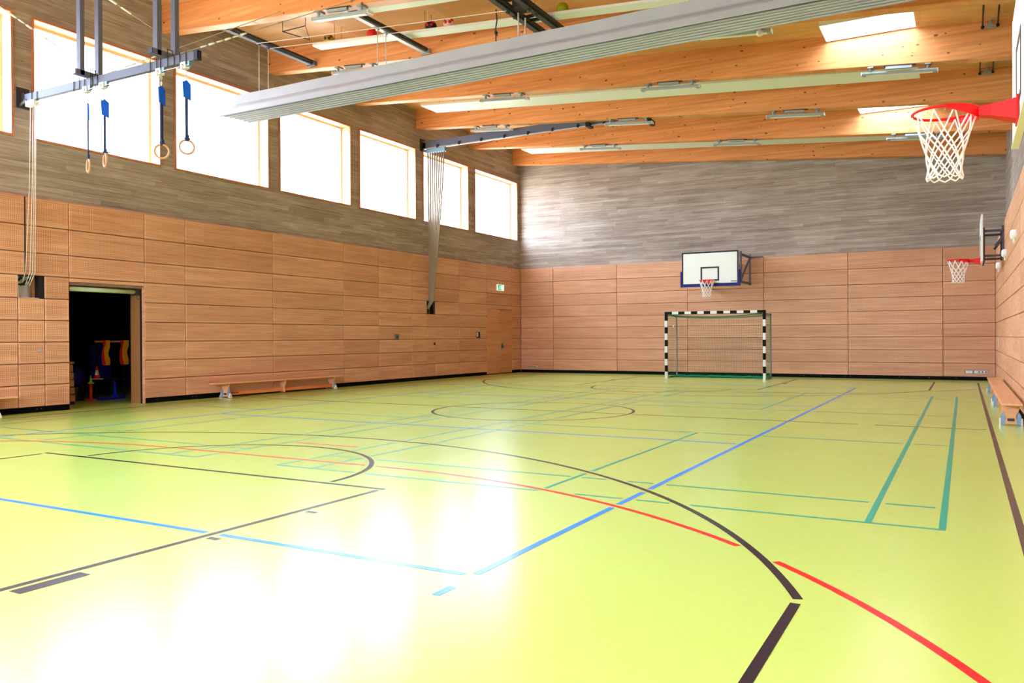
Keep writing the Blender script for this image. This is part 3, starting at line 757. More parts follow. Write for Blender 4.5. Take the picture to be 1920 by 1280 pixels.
# balls stuck on the roof panel
BALLS = [(619, -12.0, M_yel, 'yellow mottled ball lodged on the roof panel nearest the windows'), (697, -10.82, M_redb, 'plain red ball lodged on the roof panel'),
         (807, -9.33, M_dkb, 'navy ball with red patches lodged on the roof panel'), (841, -8.9, M_pink, 'pale pink and white ball lodged next to the navy one'), (1049, -6.42, M_lime, 'lime green ball lodged beside the olive rail')]
for _, x, m_, lb in BALLS:
    R_ = .115; z = zceil(x)-.43+.02+R_+.005; y = 13.52
    t = thing('ball', lb, 'ball', (x, y, z-R_), 'balls lodged on the radiant panel')
    b = MB(); b.ball((x, y, z), R_, 22, 14); b.build('ball_shell', m_, t)
    if m_ in (M_dkb, M_pink, M_yel):
        b = MB()
        for k in range(5):
            th = k*1.25+.4; ph = .5+.5*math.sin(k*2.1)
            d_ = Vector((math.cos(th)*math.sin(ph+.6), -abs(math.sin(th))*math.sin(ph+.6), math.cos(ph+.6))).normalized()
            c_ = Vector((x, y, z))+d_*(R_-.004); a_ = d_.orthogonal().normalized()
            b.cyl(c_, c_+d_*.008, .035, 6)
        b.build('patch', {M_dkb: M_redpatch, M_pink: M_redb, M_yel: M_olive}[m_], t)

# black triangular hook brackets on the roof over the curtain
t = thing('roof_hook', 'thin black triangular bracket above the window end of the curtain', 'bracket', (-12.4, 13.2, 7.9))
z0 = zceil(-12.4)-.30
b = MB(); b.tube([(-12.75, 12.9, z0+.1), (-12.1, 12.9, z0+.1), (-12.35, 13.3, z0-.02), (-12.75, 12.9, z0+.1)], .012, 6); b.build('triangle', M_steel_d, t)
b = MB(); b.cyl((-12.1, 12.9, z0+.1), (-12.1, 12.9, zceil(-12.1)), .006, 6); b.cyl((-12.75, 12.9, z0+.1), (-12.75, 12.9, zceil(-12.75)), .006, 6); b.build('hanger', M_steel_d, t)

# pairs of dark rods before the beams near the right wall
for n_, (yb, lb) in enumerate(((17.45, 'higher pair of dark hanging rods on a small bracket beside the big backboard'), (20.46, 'lower pair of dark hanging rods on a small bracket just over the big hoop'))):
    x0, x1 = .31, .55; yf = yb-.17; zc = zceil(.43)
    t = thing('tie_rods', lb, 'rod', (.43, yf, zc-.15), 'rod pairs by the roof beams')
    for x in (x0, x1):
        b = MB(); b.cyl((x, yf, zc-.10), (x, yf-.95, zc+.01+.02), .014, 8); b.build('rod', M_steel_d, t)
        b = MB(); b.ball((x, yf, zc-.12), .033, 12, 8); b.build('end_ball', M_dark, t)
    b = MB(); b.cbox((.43, yf, zc-.12), (.26, .02, .04)); b.cbox((.43, yf, zc-.02), (.03, .06, .20)); b.cbox((.43, yf+.03, zc-.1), (.1, .03, .1)); b.build('bracket_plate', M_galv, t)

# ================================================================ ring gantry
G = 8.44; zg0, zg1 = 5.50, 5.635
t = thing('ring_gantry', 'grey steel girder hung from posts before the windows, four rings below', 'gantry', (-12.3, G, zg0))
b = MB(); b.box((-14.50, G-.035, zg0), (-10.12, G+.035, zg1)); b.build('girder', M_steel, t, bevel=.006)
b = MB(); b.box((-10.12, G-.04, zg0-.003), (-10.04, G+.04, zg1+.003)); b.build('end_cap', M_navy, t)
b = MB(); b.box((-14.61, G-.11, zg0-.09), (-14.585, G+.11, zg1+.13)); b.cbox((-14.54, G, 5.57), (.11, .09, .18)); b.bar((-14.58, G-.08, 5.42), (-14.42, G-.04, 5.52), .02, .05); b.build('wall_bracket', M_steel_d, t)
for xp in (-12.68, -10.78):
    for y in (8.28, 8.60):
        b = MB(); b.box((xp-.05, y-.04, zg1+.005), (xp+.05, y+.04, zceil(xp)-.0)); b.build('post', M_steel, t, bevel=.005)
    b = MB(); b.box((xp-.05, 8.17, zg1), (xp+.05, 8.68, zg1+.09)); ft = b.build('cross_foot', M_steel, t, bevel=.005)
    b = MB(); b.box((xp-.045, 8.155, zg1+.005), (xp+.045, 8.17, zg1+.085)); b.build('foot_cap', M_footb if xp < -11 else M_navy, ft)
    for dx_ in (-.085, .085):
        b = MB(); b.cyl((xp+dx_, G-.045, zg0-.03), (xp+dx_, G-.045, zg1+.13), .007, 6); b.cyl((xp+dx_, G+.045, zg0-.03), (xp+dx_, G+.045, zg1+.13), .007, 6)
        b.cyl((xp+dx_, G-.05, zg1+.12), (xp+dx_, G+.05, zg1+.12), .007, 6); b.build('u_bolt', M_steel_d, t)
for x in (-13.05, -12.9, -12.55, -12.42, -11.1, -10.95, -10.55, -10.42, -10.28, -14.25, -14.1):
    b = MB(); b.cyl((x, G-.045, zg0-.04), (x, G-.045, zg1+.03), .007, 6); b.build('bolt', M_steel_d, t)
# trolleys / pulley blocks
RX = (-12.74, -12.30, -10.90, -10.33)
for x in RX:
    b = MB(); b.cbox((x-.02, G-.01, zg0-.045), (.12, .09, .10)); tr_ = b.build('pulley_block', M_whitep, t, bevel=.01)
    b = MB(); b.cbox((x+.07, G-.01, zg0-.03), (.07, .05, .07)); b.build('pulley_cheek', M_footb, tr_)
    b = MB(); b.cyl((x-.02, G-.06, zg0-.06), (x-.02, G+.04, zg0-.06), .03, 12); b.build('pulley_wheel', M_galv, tr_)
    b = MB(); b.tube([(x, G, zg0-.10), (x+.02, G, zg0-.14), (x, G, zg0-.19), (x-.02, G, zg0-.14)], .006, 5, closed=True); b.cyl((x-.1, G-.02, zg0-.09), (x+.1, G-.02, zg0-.085), .012, 6); b.build('snap_hook', M_galv, tr_)
b = MB(); b.cbox((-14.30, G-.01, zg0-.05), (.26, .10, .10)); b.build('pulley_block', M_whitep, t, bevel=.01)
b = MB(); b.cyl((-14.20, G-.03, zg0-.05), (-10.35, G-.03, zg0-.05), .006, 5); b.cyl((-14.20, G+.03, zg0-.07), (-10.9, G+.03, zg0-.07), .006, 5); b.build('running_line', M_rope, t)
def stay(p, q, fr=.32):
    p = Vector(p); q = Vector(q)
    b = MB(); b.cyl(p, q, .007, 5); s_ = b.build('stay_cable', M_galv, t)
    b = MB(); a_ = p.lerp(q, .10); c_ = p.lerp(q, fr); d_ = (c_-a_).normalized()
    n_ = 6
    for i in range(n_):
        m0 = a_.lerp(c_, i/n_); m1 = a_.lerp(c_, (i+.7)/n_); b.cyl(m0, m1, .016 if i % 2 else .012, 6)
    b.build('turnbuckle', M_whitep, s_)
stay((-12.73, 8.23, 5.90), (-13.9, 5.5, 7.6)); stay((-10.83, 8.23, 6.05), (-12.0, 5.5, 7.5), .5)
stay((-12.63, 8.66, 5.75), (-11.2, 11.30, 7.45)); stay((-10.73, 8.66, 5.78), (-9.3, 11.30, 7.3), .35)

def ring(x, zc, yawr, pad, label, lx=0):
    t = thing('gymnastic_ring', label, 'gymnastic ring', (x, G, zc), 'four rings under the girder')
    R_ = .105
    pts = [(x+R_*math.cos(2*PI*k/32)*math.cos(yawr), G+R_*math.cos(2*PI*k/32)*math.sin(yawr), zc+R_*math.sin(2*PI*k/32)) for k in range(32)]
    b = MB(); b.tube(pts, .0165, 8, closed=True); b.build('ring', M_ringw, t)
    top = zg0-.19
    cx_, cy_ = math.cos(yawr+pad), math.sin(yawr+pad)
    b = MB(); b.bar((x, G, zc+R_+.06), (x, G, top-.08), .022, .042 if yawr > 0 else .036, up=(cx_, cy_, 0)); b.build('strap', M_strap, t)
    b = MB(); b.bar((x, G, zc+R_-.015), (x+.01, G, zc+R_+.08), .035, .05, up=(cx_, cy_, 0)); b.tube([(x+.05*cx_, G+.05*cy_, zc+R_+.015), (x, G, zc+R_+.05), (x-.03*cx_, G-.03*cy_, zc+R_+.02)], .014, 6); b.build('strap_loop', M_strap, t)
    b = MB(); b.tube([(x, G, top), (x, G, top-.05), (x, G, top-.1)], .008, 6); b.tube([(x+.018*math.cos(k), G, top-.03+.03*math.sin(k)) for k in (0, 1.2, 2.5, 3.8, 5.1)], .005, 5, closed=True); b.build('carabiner', M_galv, t)
    z1, z0 = top-.10, top-.36
    wd = .13; pl_ = [(-wd*.45, z1), (wd*.1, z1+.02), (wd*.5, z1-.03), (wd*.5, z0-.02), (-wd*.35, z0+.03)]
    v = []
    for s_ in (-.014, .014):
        for (a_, z_) in pl_: v.append((x+a_*cx_-s_*cy_, G+a_*cy_+s_*cx_, z_))
    b = MB(); n_ = 5; b.add(v, [tuple(range(n_-1, -1, -1)), tuple(range(n_, 2*n_))]+[(i, (i+1) % n_, n_+(i+1) % n_, n_+i) for i in range(n_)]); b.build('pad', M_bluep, t, bevel=.008)
    return t
ring(RX[0], 4.19, -.38, -.12, 'thin wooden ring seen edge-on under a narrow leaf-shaped blue pad')
ring(RX[1], 4.235, -.40, 1.3, 'wooden ring seen edge-on under a broad blue pad before the first full window')
ring(RX[2], 4.22, .85, .7, 'brown wooden ring seen flat before the concrete pier between two windows')
ring(RX[3], 4.22, 1.0, .1, 'pale ring seen flat with bright sky through it, before the second full window')

# pulled-back ropes
def rope(name, pts, r_, m_, label, group, cat='rope'):
    b = MB(); b.tube(pts, r_, 6); return tag(b.build(name, m_), label, cat, group)
for k, (yo, xo) in enumerate(((0, 0), (.07, .10), (.11, .17), (.15, .22))):
    rope('pull_rope', [(-14.36+xo*.75, 8.44, 5.44), (-14.40+xo*.5, 8.43+yo*.3, 4.0), (-14.50+xo*.25, 8.41+yo*.9, 2.5), (-14.60, 8.41+yo*.8, 2.32-.02*k)], .008, M_rope,
         'white pull rope dropping from the ring girder into a small wall niche', 'four white pull ropes')
# climbing gantry deeper in the hall
G2 = 20.66
t = thing('climbing_gantry', 'long grey girder leading from the window wall beneath the roof beams, ropes at its end', 'gantry', (-11, G2, 7.1))
b = MB(); b.box((-14.56, G2-.05, 7.13), (-6.9, G2+.05, 7.34)); b.build('girder', M_steel, t, bevel=.006)
b = MB(); b.box((-14.61, G2-.13, 7.05), (-14.585, G2+.13, 7.42)); b.cbox((-14.52, G2, 7.2), (.12, .10, .2)); b.build('wall_bracket', M_steel_d, t)
b = MB(); b.box((-14.50, G2-.075, 7.085), (-7.0, G2-.02, 7.115)); b.build('track', M_galv, t)
for i in range(9):
    x = -14.0+i*.78; b = MB(); b.cbox((x, G2-.06, 7.14), (.06, .05, .10)); b.build('track_clip', M_navy, t)
b = MB(); b.box((-14.42, G2-.09, 6.96), (-13.72, G2+.02, 7.08)); b.build('trolley', M_footb, t, bevel=.01)
b = MB(); b.tube([(-13.72, G2, 7.05), (-13.2, G2, 6.99), (-12.6, G2, 7.0), (-12.0, G2, 7.08)], .008, 5); b.build('running_line', M_steel_d, t)
for x in (-8.97, -7.2):
    b = MB(); b.box((x-.05, 20.42, zbeam(x)-.15), (x+.05, 20.75, zbeam(x)-.03)); b.build('foot_cap', M_dark, t)
for k in range(8):
    fx = k/7.
    rope('climbing_rope', [(-14.38+fx*.60, G2-.03, 6.98), (-14.40+fx*.50, G2+.02, 5.8), (-14.45+fx*.30, G2+.12, 3.9), (-14.50+fx*.12, G2+.21, 2.45), (-14.58+fx*.03, G2+.16+fx*.03, 2.2)], [.024, .024, .023, .022, .020], M_hemp,
         'grey climbing rope in the bundle drawn aside before a window', 'bundle of climbing ropes')

# ================================================================ basketball hoops
def hoop_net(b, c, R_, mi=0, nl=10, rad=.006):
    """diamond net hanging from the rim"""
    prof = [(R_, 0), (R_*.80, -.15), (R_*.68, -.225), (R_*.60, -.30), (R_*.55, -.37), (R_*.53, -.43), (R_*.56, -.49)]
    for s_ in (0, 1):
        for k in range(nl):
            pts = []
            for i, (rr, z) in enumerate(prof):
                a_ = 2*PI*(k+(.5*i if s_ == 0 else -.5*i))/nl
                pts.append((c[0]+rr*math.cos(a_), c[1]+rr*math.sin(a_), c[2]+z))
            b.tube(pts, rad, 4, mi)
    pts = []
    for k in range(nl*4):
        a_ = 2*PI*k/(nl*4); rr = R_*.56; pts.append((c[0]+rr*math.cos(a_), c[1]+rr*math.sin(a_), c[2]-.49-.02*(1-math.cos(4*2*PI*k/(nl*4)*nl/4))/2))
    b.tube(pts, rad, 4, mi, closed=True)
def rim_parts(t, c, dirv, gap, hoopm, R_=.2286, rad=.009, netrad=.006):
    """c rim centre; dirv unit vector towards the board; gap from rim to board face"""
    d_ = Vector(dirv); s_ = Vector((-d_.y, d_.x, 0)); c = Vector(c)
    b = MB(); b.tube([c+d_*R_*math.cos(2*PI*k/48)+s_*R_*math.sin(2*PI*k/48) for k in range(48)], rad, 8, closed=True); rm = b.build('rim', hoopm, t)
    b = MB()   # side gussets that wrap the back half of the ring
    for sg in (-1, 1):
        v = []; n_ = 14
        for i in range(n_+1):
            a_ = math.radians(8+82*i/n_)*sg; h = .075*math.cos(math.radians(82*i/n_))+.006
            p_ = c+d_*(R_+.008)*math.cos(a_)+s_*(R_+.008)*math.sin(a_)
            q_ = c+d_*(R_+.002)*math.cos(a_)+s_*(R_+.002)*math.sin(a_)
            v += [p_+Vector((0, 0, .004)), p_-Vector((0, 0, h)), q_-Vector((0, 0, h)), q_+Vector((0, 0, .004))]
        fs = []
        for i in range(n_):
            for k in range(4): fs.append((i*4+k, i*4+(k+1) % 4, (i+1)*4+(k+1) % 4, (i+1)*4+k))
        fs += [(0, 1, 2, 3), tuple(n_*4+k for k in (3, 2, 1, 0))]
        b.add(v, fs)
    b.build('gusset', hoopm, t)
    b = MB(); v = []   # flaring neck to the mounting plate
    e0, e1 = c+d_*(R_-.005), c+d_*(R_+gap)
    for p_, hw, zt, zb in ((e0, .05, .006, -.06), (e0+d_*gap*.35, .055, .010, -.075), (e1, .09, .03, -.13)):
        v += [p_+s_*hw+Vector((0, 0, zt)), p_-s_*hw+Vector((0, 0, zt)), p_-s_*hw+Vector((0, 0, zb)), p_+s_*hw+Vector((0, 0, zb))]
    fs = [(0, 1, 2, 3), (11, 10, 9, 8)]
    for i in range(2):
        for k in range(4): fs.append((i*4+k, i*4+(k+1) % 4, (i+1)*4+(k+1) % 4, (i+1)*4+k))
    b.add(v, fs); b.build('neck', hoopm, t)
    b = MB(); p_ = e1
    b.bar(p_-s_*.10+Vector((0, 0, -.05)), p_+s_*.10+Vector((0, 0, -.05)), .012, .20); b.build('mounting_plate', hoopm, t)
    b = MB()
    for k in range(12):
        a_ = 2*PI*k/12; p_ = c+Vector((R_*math.cos(a_), R_*math.sin(a_), -.012)); b.tube([p_, p_+Vector((.008, .008, -.014)), p_+Vector((0, 0, -.022))], .0035, 4)
    b.build('net_hook', M_galv, rm)
    b = MB(); hoop_net(b, c-Vector((0, 0, .014)), R_, rad=netrad); b.build('net', M_netw, t)
# near hoop at right
t = thing('basketball_hoop', 'big red hoop with white net in the upper corner of the photo', 'basketball hoop', (.36, 7.25, 3.0))
rim_parts(t, (-.13, 7.25, 3.05), (1, 0, 0), .255, M_hoop, netrad=.0065, rad=.011)
b = MB(); b.box((.365, 6.35, 2.90), (.400, 8.15, 3.95)); bb = b.build('backboard', M_whitep, t)
b = MB(); b.box((.357, 6.35, 2.885), (.41, 8.15, 2.90)); b.build('bottom_strip', M_floor_bounce, t)
b = MB()
for y0, y1, z0, z1 in ((6.955, 7.545, 3.50, 3.55), (6.955, 7.545, 3.05, 3.10), (6.955, 7.005, 3.10, 3.50), (7.495, 7.545, 3.10, 3.50)): b.box((.3615, y0, z0), (.3655, y1, z1))
b.build('marking', M_ink, bb)
b = MB()
for y in (6.75, 7.75):
    b.bar((.43, y, 2.98), (.43, y, 3.90), .05, .05); b.bar((.43, y, 3.75), (.80, y, 3.75), .05, .05); b.bar((.43, y, 3.05), (.80, y, 3.05), .05, .05); b.bar((.45, y, 3.2), (.78, y, 3.6), .04, .04)
b.bar((.43, 6.7, 3.4), (.43, 7.8, 3.4), .05, .05); b.build('support_frame', M_steel_d, t)
# far side hoop
t = thing('basketball_hoop', 'small red side hoop whose thin board stands edge-on near the end wall', 'basketball hoop', (.33, 21.65, 3.0))
rim_parts(t, (-.11, 21.65, 3.05), (1, 0, 0), .215, M_hoop, netrad=.008, rad=.014)
b = MB(); b.box((.335, 20.75, 2.93), (.375, 22.55, 3.97)); bb = b.build('backboard', M_whitep, t, bevel=.008)
b = MB()
for y0, y1, z0, z1 in ((21.35, 21.95, 3.50, 3.55), (21.35, 21.95, 3.05, 3.10), (21.35, 21.40, 3.10, 3.50), (21.90, 21.95, 3.10, 3.50)): b.box((.3315, y0, z0), (.3355, y1, z1))
b.build('marking', M_ink, bb)
for y in (21.2, 22.1):
    b = MB(); b.bar((.40, y, 2.93), (.40, y, 3.72), .035, .035); b.bar((.79-.03, y, 3.03), (.79-.03, y, 3.75), .035, .035); b.build('upright', M_steel, t)
    for z in (3.64, 3.08): b = MB(); b.bar((.41, y, z), (.785, y, z), .045, .05); b.build('support_arm', M_steel, t)
b = MB(); b.bar((.62, 21.2, 3.30), (.76, 21.2, 3.50), .04, .05); b.bar((.62, 22.1, 3.30), (.76, 22.1, 3.50), .04, .05); b.build('brace', M_steel, t)
# main hoop on the end wall
BY = 25.48; BXC = -7.005
t = thing('basketball_hoop', 'main backboard with blue padded lower edge on the end wall above the goal', 'basketball hoop', (BXC, BY, 2.9))
rim_parts(t, (BXC, BY-.36, 3.05), (0, 1, 0), .13, M_hoop_o, netrad=.0075, rad=.012)
b = MB(); b.box((BXC-.90, BY, 2.93), (BXC+.90, BY+.035, 3.98)); bb = b.build('backboard', M_whitep, t)
b = MB(); y0, y1 = BY-.004, BY-.0005
def rect(b, x0, x1, z0, z1, w_):
    b.box((x0, y0, z0), (x1, y1, z0+w_)); b.box((x0, y0, z1-w_), (x1, y1, z1)); b.box((x0, y0, z0+w_), (x0+w_, y1, z1-w_)); b.box((x1-w_, y0, z0+w_), (x1, y1, z1-w_))
rect(b, BXC-.90, BXC+.90, 2.93, 3.98, .045); rect(b, BXC-.295, BXC+.295, 3.05, 3.50, .05); b.build('marking', M_ink, bb)
b = MB()   # maker's small mark, bottom corner, as unreadable strokes
for i, (x, w_) in enumerate(((.67, .03), (.705, .012), (.73, .035), (.775, .02), (.80, .04))): b.box((BXC+x, y0, 3.01), (BXC+x+w_, y1, 3.035+.01*(i % 2)))
b.build('maker_mark', M_ink, bb)
b = MB(); pz = [(-.945, 2.88), (.945, 2.88), (.945, 3.36), (.93, 3.38), (.90, 3.38), (.90, 2.955), (-.90, 2.955), (-.90, 3.38), (-.93, 3.38), (-.945, 3.36)]
b.prism([(BXC+x, z) for x, z in pz], 'y', BY-.02, BY+.055); b.build('padding', M_pad, t)
for x in (BXC-.55, BXC+.95):
    b = MB(); b.bar((x, BY+.08, 3.0), (x, BY+.08, 3.95), .05, .05); b.bar((x, YF-.07, 2.95), (x, YF-.07, 3.95), .05, .05); b.build('upright', M_steel, t)
    for z in (3.85, 3.0): b = MB(); b.bar((x, BY+.06, z), (x, YF, z), .06, .06); b.build('support_arm', M_steel, t)
    b = MB(); b.bar((x, BY+.1, 3.05), (x, YF-.07, 3.85), .045, .045); b.build('brace', M_steel, t)
b = MB(); b.bar((BXC-.6, BY+.08, 3.5), (BXC+1.0, BY+.08, 3.5), .04, .05); b.bar((BXC-.6, BY+.08, 3.0), (BXC+1.0, BY+.08, 3.0), .04, .05); b.bar((BXC+.95, YF-.02, 3.86), (BXC+1.35, YF-.02, 3.86), .03, .04); b.build('cross_bar', M_steel, t)

# ================================================================ handball goal
GX0, GX1, GY = -8.24, -5.145, 24.78; H_ = 2.0; PW = .08
t = thing('handball_goal', 'handball goal with black and white striped frame and green net', 'goal', ((GX0+GX1)/2, GY, 0))
def stripes(b, a_, b_, n_, first, make):
    for i in range(n_):
        p0, p1 = a_+(b_-a_)*i/n_, a_+(b_-a_)*(i+1)/n_; make(b, p0, p1, (i+first) % 2)
for x in (GX0+.04, GX1-.04):
    b = MB(); zz = [0, .2, .4, .6, .8, 1.0, 1.2, 1.4, 1.6, 1.8, 2.08]
    for i in range(10): b.box((x-.04, GY-.04, zz[i]), (x+.04, GY+.04, zz[i+1]), (i+1) % 2 and 1 or 0)
    b.build('post', [M_postb, M_postw], t)
b = MB(); xs = [GX0+.08+.18]
a_, c_ = GX0+.24, GX1-.24
b.box((GX0+.08, GY-.04, 2.0), (a_, GY+.04, 2.08), 0); b.box((c_, GY-.04, 2.0), (GX1-.08, GY+.04, 2.08), 0)
for i in range(13): b.box((a_+(c_-a_)*i/13, GY-.04, 2.0), (a_+(c_-a_)*(i+1)/13, GY+.04, 2.08), (i+1) % 2)
b.build('crossbar', [M_postb, M_postw], t)
for x in (GX0+.06, GX1-.06):
    b = MB(); b.tube([(x, GY+.04, 1.98), (x, GY+.9, 1.96), (x, GY+1.0, 1.90), (x, GY+1.02, .03), (x, GY+.04, .03)], .022, 8); b.build('side_frame', M_frameg, t)
    b = MB(); b.ball((x, GY+.95, 1.96), .04, 10, 6); b.build('corner_joint', M_dark, t)
b = MB(); b.cyl((GX0+.06, GY+1.02, .03), (GX1-.06, GY+1.02, .03), .022, 8); b.build('ground_bar', M_frameg, t)
b = MB(); st = .075; r_ = .0026
def netpt(u_, v_):     # back net: hangs from crossbar back to the ground bar, sagging at the top
    x = GX0+.06+(GX1-GX0-.12)*u_; sg_ = .05*math.sin(PI*u_)
    if v_ < .32: s_ = v_/.32; return (x, GY+.05+.93*s_, 1.98-.05*s_-sg_*(1+.6*math.sin(PI*s_)))
    s_ = (v_-.32)/.68; return (x+.02*math.sin(9*u_+5*s_), GY+.98+.04*s_-.05*math.sin(PI*s_), (1.93-sg_)*(1-s_)+.02)
nu, nv = 40, 36
for i in range(nu+1): b.tube([netpt(i/nu, j/12) for j in range(13)], r_, 3, cap=False)
for j in range(nv+1): b.tube([netpt(i/10, j/nv) for i in range(11)], r_, 3, cap=False)
for x in (GX0+.06, GX1-.06):
    for i in range(13): y = GY+.05+.95*i/12; b.tube([(x, y, 1.96), (x+.01, y, 1.0), (x, y, .02)], r_, 3, cap=False)
    for j in range(26): z = .03+1.93*j/25; b.tube([(x, GY+.05, z), (x, GY+1.0, z)], r_, 3, cap=False)
b.build('net', M_netg, t)
b = MB()
for k in range(5): b.tube([(GX0+.08+(GX1-GX0-.16)*i/24, GY+1.0-.035*k+.02*math.sin(i*2.1+k), .03+.015*(k % 2)+.012*math.sin(i*1.3+k*2)) for i in range(25)], .022, 5)
for x in (GX0+.08, GX1-.08):
    for k in range(2): b.tube([(x+.02*k+.01*math.sin(j*1.9), GY+.15+.85*j/8, .03) for j in range(9)], .02, 5)
b.build('net_heap', M_netg, t)
b = MB(); b.tube([(GX0+.12+(GX1-GX0-.24)*i/20, GY+.06, 1.985-.09*math.sin(PI*i/20)) for i in range(21)], .016, 6); b.build('net_cord', M_netg, t)
b = MB(); b.cbox((GX0+.18, GY+.3, 1.63), (.04, .03, .05)); b.build('net_clip', M_white, t)

# ================================================================ benches
def bench(xc, y0, y1, label, facing):
    L_ = y1-y0; zt = .335
    t = thing('gymnastics_bench', label, 'bench', (xc, (y0+y1)/2, 0), 'long low gymnastics benches')
    b = MB(); b.box((xc-.13, y0, zt-.032), (xc+.13, y1, zt)); b.build('seat', M_bench, t, bevel=.008)
    b = MB(); b.box((xc-.035, y0+.36, .045), (xc+.035, y1-.36, .125)); b.build('bottom_rail', M_bench2, t, bevel=.006)
    for k, y in enumerate((y0+.34, (y0+y1)/2, y1-.34)):
        b = MB(); b.prism([(xc-.115, .30), (xc+.115, .30), (xc+.10, .22), (xc+.06, .13), (xc+.075, .02), (xc-.075, .02), (xc-.06, .13), (xc-.10, .22)], 'y', y-.014, y+.014)
        s_ = b.build('support', M_bench, t)
        if k != 1:
            yo = y+(-.016 if k == 0 else .016); b = MB(); b.box((xc-.045, yo-.004, .06), (xc+.045, yo+.004, .10)); b.build('hand_hole', M_steel_d, s_)
            for sx in (-1, 1):
                b = MB(); b.prism([(xc+sx*.07, .01), (xc+sx*.125, .01), (xc+sx*.125, .14), (xc+sx*.095, .20), (xc+sx*.075, .14)], 'y', y-.02, y+.02); b.build('steel_foot', M_footb, t)
                b = MB(); b.prism([(y-.055, 0), (y+.055, 0), (y+.045, .03), (y+.015, .10), (y-.015, .10), (y-.045, .03)], 'x', xc+sx*.126, xc+sx*.145); fo = b.build('rubber_foot', M_whitep, t)
                b = MB(); b.cyl((xc+sx*.145, y, .032), (xc+sx*.147, y, .032), .013, 10); b.build('foot_dot', M_redlogo, fo)
    b = MB()
    for i in range(6): b.box((xc+facing*.0352, y0+.42+.045*i, .08), (xc+facing*.0362, y0+.45+.045*i, .105))
    b.build('stamp', M_ink, t)
bench(-14.33, 12.36, 16.50, 'wooden bench against the perforated wall to one side of the storage doorway', 1)
bench(-14.33, 3.98, 8.10, 'bench cut by the frame edge, only its end showing beside the storage doorway', 1)
bench(.59, 13.40, 17.50, 'wooden bench by the side wall, the one whose end board faces us', -1)
bench(.59, 17.56, 21.66, 'wooden bench by the side wall, the farther one that runs on to the end wall', -1)

# ================================================================ small wall fittings
def wall_item(name, label, cat, y0, y1, z0, z1, m_, d_=.02, part=None):
    b = MB(); b.box((XL-.003, y0, z0), (XL+d_, y1, z1)); o = b.build(name, m_, None, bevel=.004); tag(o, label, cat)
    if part: part(o)
    return o
ex = thing('exit_sign', 'small lit green and white emergency exit sign high in the wall corner', 'sign', (XL+.03, 25.3, 3.0))
b = MB(); b.box((XL-.003, 25.06, 2.98), (XL+.05, 25.50, 3.19)); b.build('sign_box', M_exitw, ex)
b = MB(); b.box((XL+.05, 25.07, 2.99), (XL+.052, 25.33, 3.18)); b.build('green_field', M_exit, ex)
b = MB()   # running figure, arrow and door in white
xx = XL+.0522
b.ball((xx, 25.17, 3.145), .014, 8, 6); b.bar((xx, 25.165, 3.13), (xx, 25.15, 3.08), .003, .022); b.bar((xx, 25.15, 3.08), (xx, 25.18, 3.05), .003, .012); b.bar((xx, 25.18, 3.05), (xx, 25.17, 3.01), .003, .012)
b.bar((xx, 25.15, 3.08), (xx, 25.125, 3.04), .003, .012); b.bar((xx, 25.125, 3.04), (xx, 25.10, 3.04), .003, .012); b.bar((xx, 25.165, 3.125), (xx, 25.20, 3.10), .003, .01)
b.box((xx-.001, 25.24, 3.01), (xx+.001, 25.31, 3.16)); b.build('pictogram', M_exitw, ex)
def p1(o):
    b = MB(); b.cyl((XL+.02, 19.2, 1.33), (XL+.026, 19.2, 1.33), .045, 12); b.build('lens', M_steel_d, o)
wall_item('wall_switch', 'square grey switch plate on the long wood wall left of the rope niche', 'switch', 19.10, 19.30, 1.245, 1.415, M_greybox, part=p1)
wall_item('wall_socket', 'tiny dark socket below the rope niche', 'socket', 21.10, 21.18, 1.07, 1.16, M_redbox)
def p2(o):
    b = MB(); b.box((XL+.02, 23.66, 1.33), (XL+.03, 23.72, 1.48)); b.build('white_tab', M_white, o)
wall_item('fire_call_point', 'small dark red call point on the wood wall near the exit door', 'alarm', 23.66, 23.88, 1.29, 1.50, M_redbox, part=p2)
b = MB(); b.lathe((XL+.002, 8.68, 1.11), [(.036, 0), (.036, .012), (.026, .016), (.026, .012), (.018, .012), (.012, .018), (.0005, .018)], 18, axis='x')
tag(b.build('round_lock', M_galv), 'round metal lock in a square wood panel left of the storage doorway', 'lock')
def socket_strip(label, x0, z0, z1, cells, w_, holes):
    t = thing('socket_strip', label, 'socket', (x0, YF, z0)); b = MB(); x = x0
    b.box((x0-.012, YF-.006, z0-.012), (x0+cells*w_+.012, YF+.003, z1+.012)); b.build('surround', M_steel, t, bevel=.002)
    for i in range(cells):
        b = MB(); b.box((x0+i*w_+.002, YF-.014, z0), (x0+(i+1)*w_-.002, YF-.005, z1)); s_ = b.build('socket_plate', M_white, t)
        if i in holes: b = MB(); b.cyl((x0+(i+.5)*w_, YF-.0145, (z0+z1)/2), (x0+(i+.5)*w_, YF-.013, (z0+z1)/2), .022, 10); b.build('socket_hole', M_steel_d, s_)
socket_strip('white twin blank socket plate low on the end wall near the benches', .035, .205, .285, 2, .09, ())
socket_strip('row of four white sockets with dark holes low on the end wall near the benches', .25, .205, .285, 4, .085, (1, 2, 3))
socket_strip('row of white sockets low on the end wall in the dark window-side corner', -14.25, .195, .255, 7, .062, (0, 1, 2, 3, 4, 5))
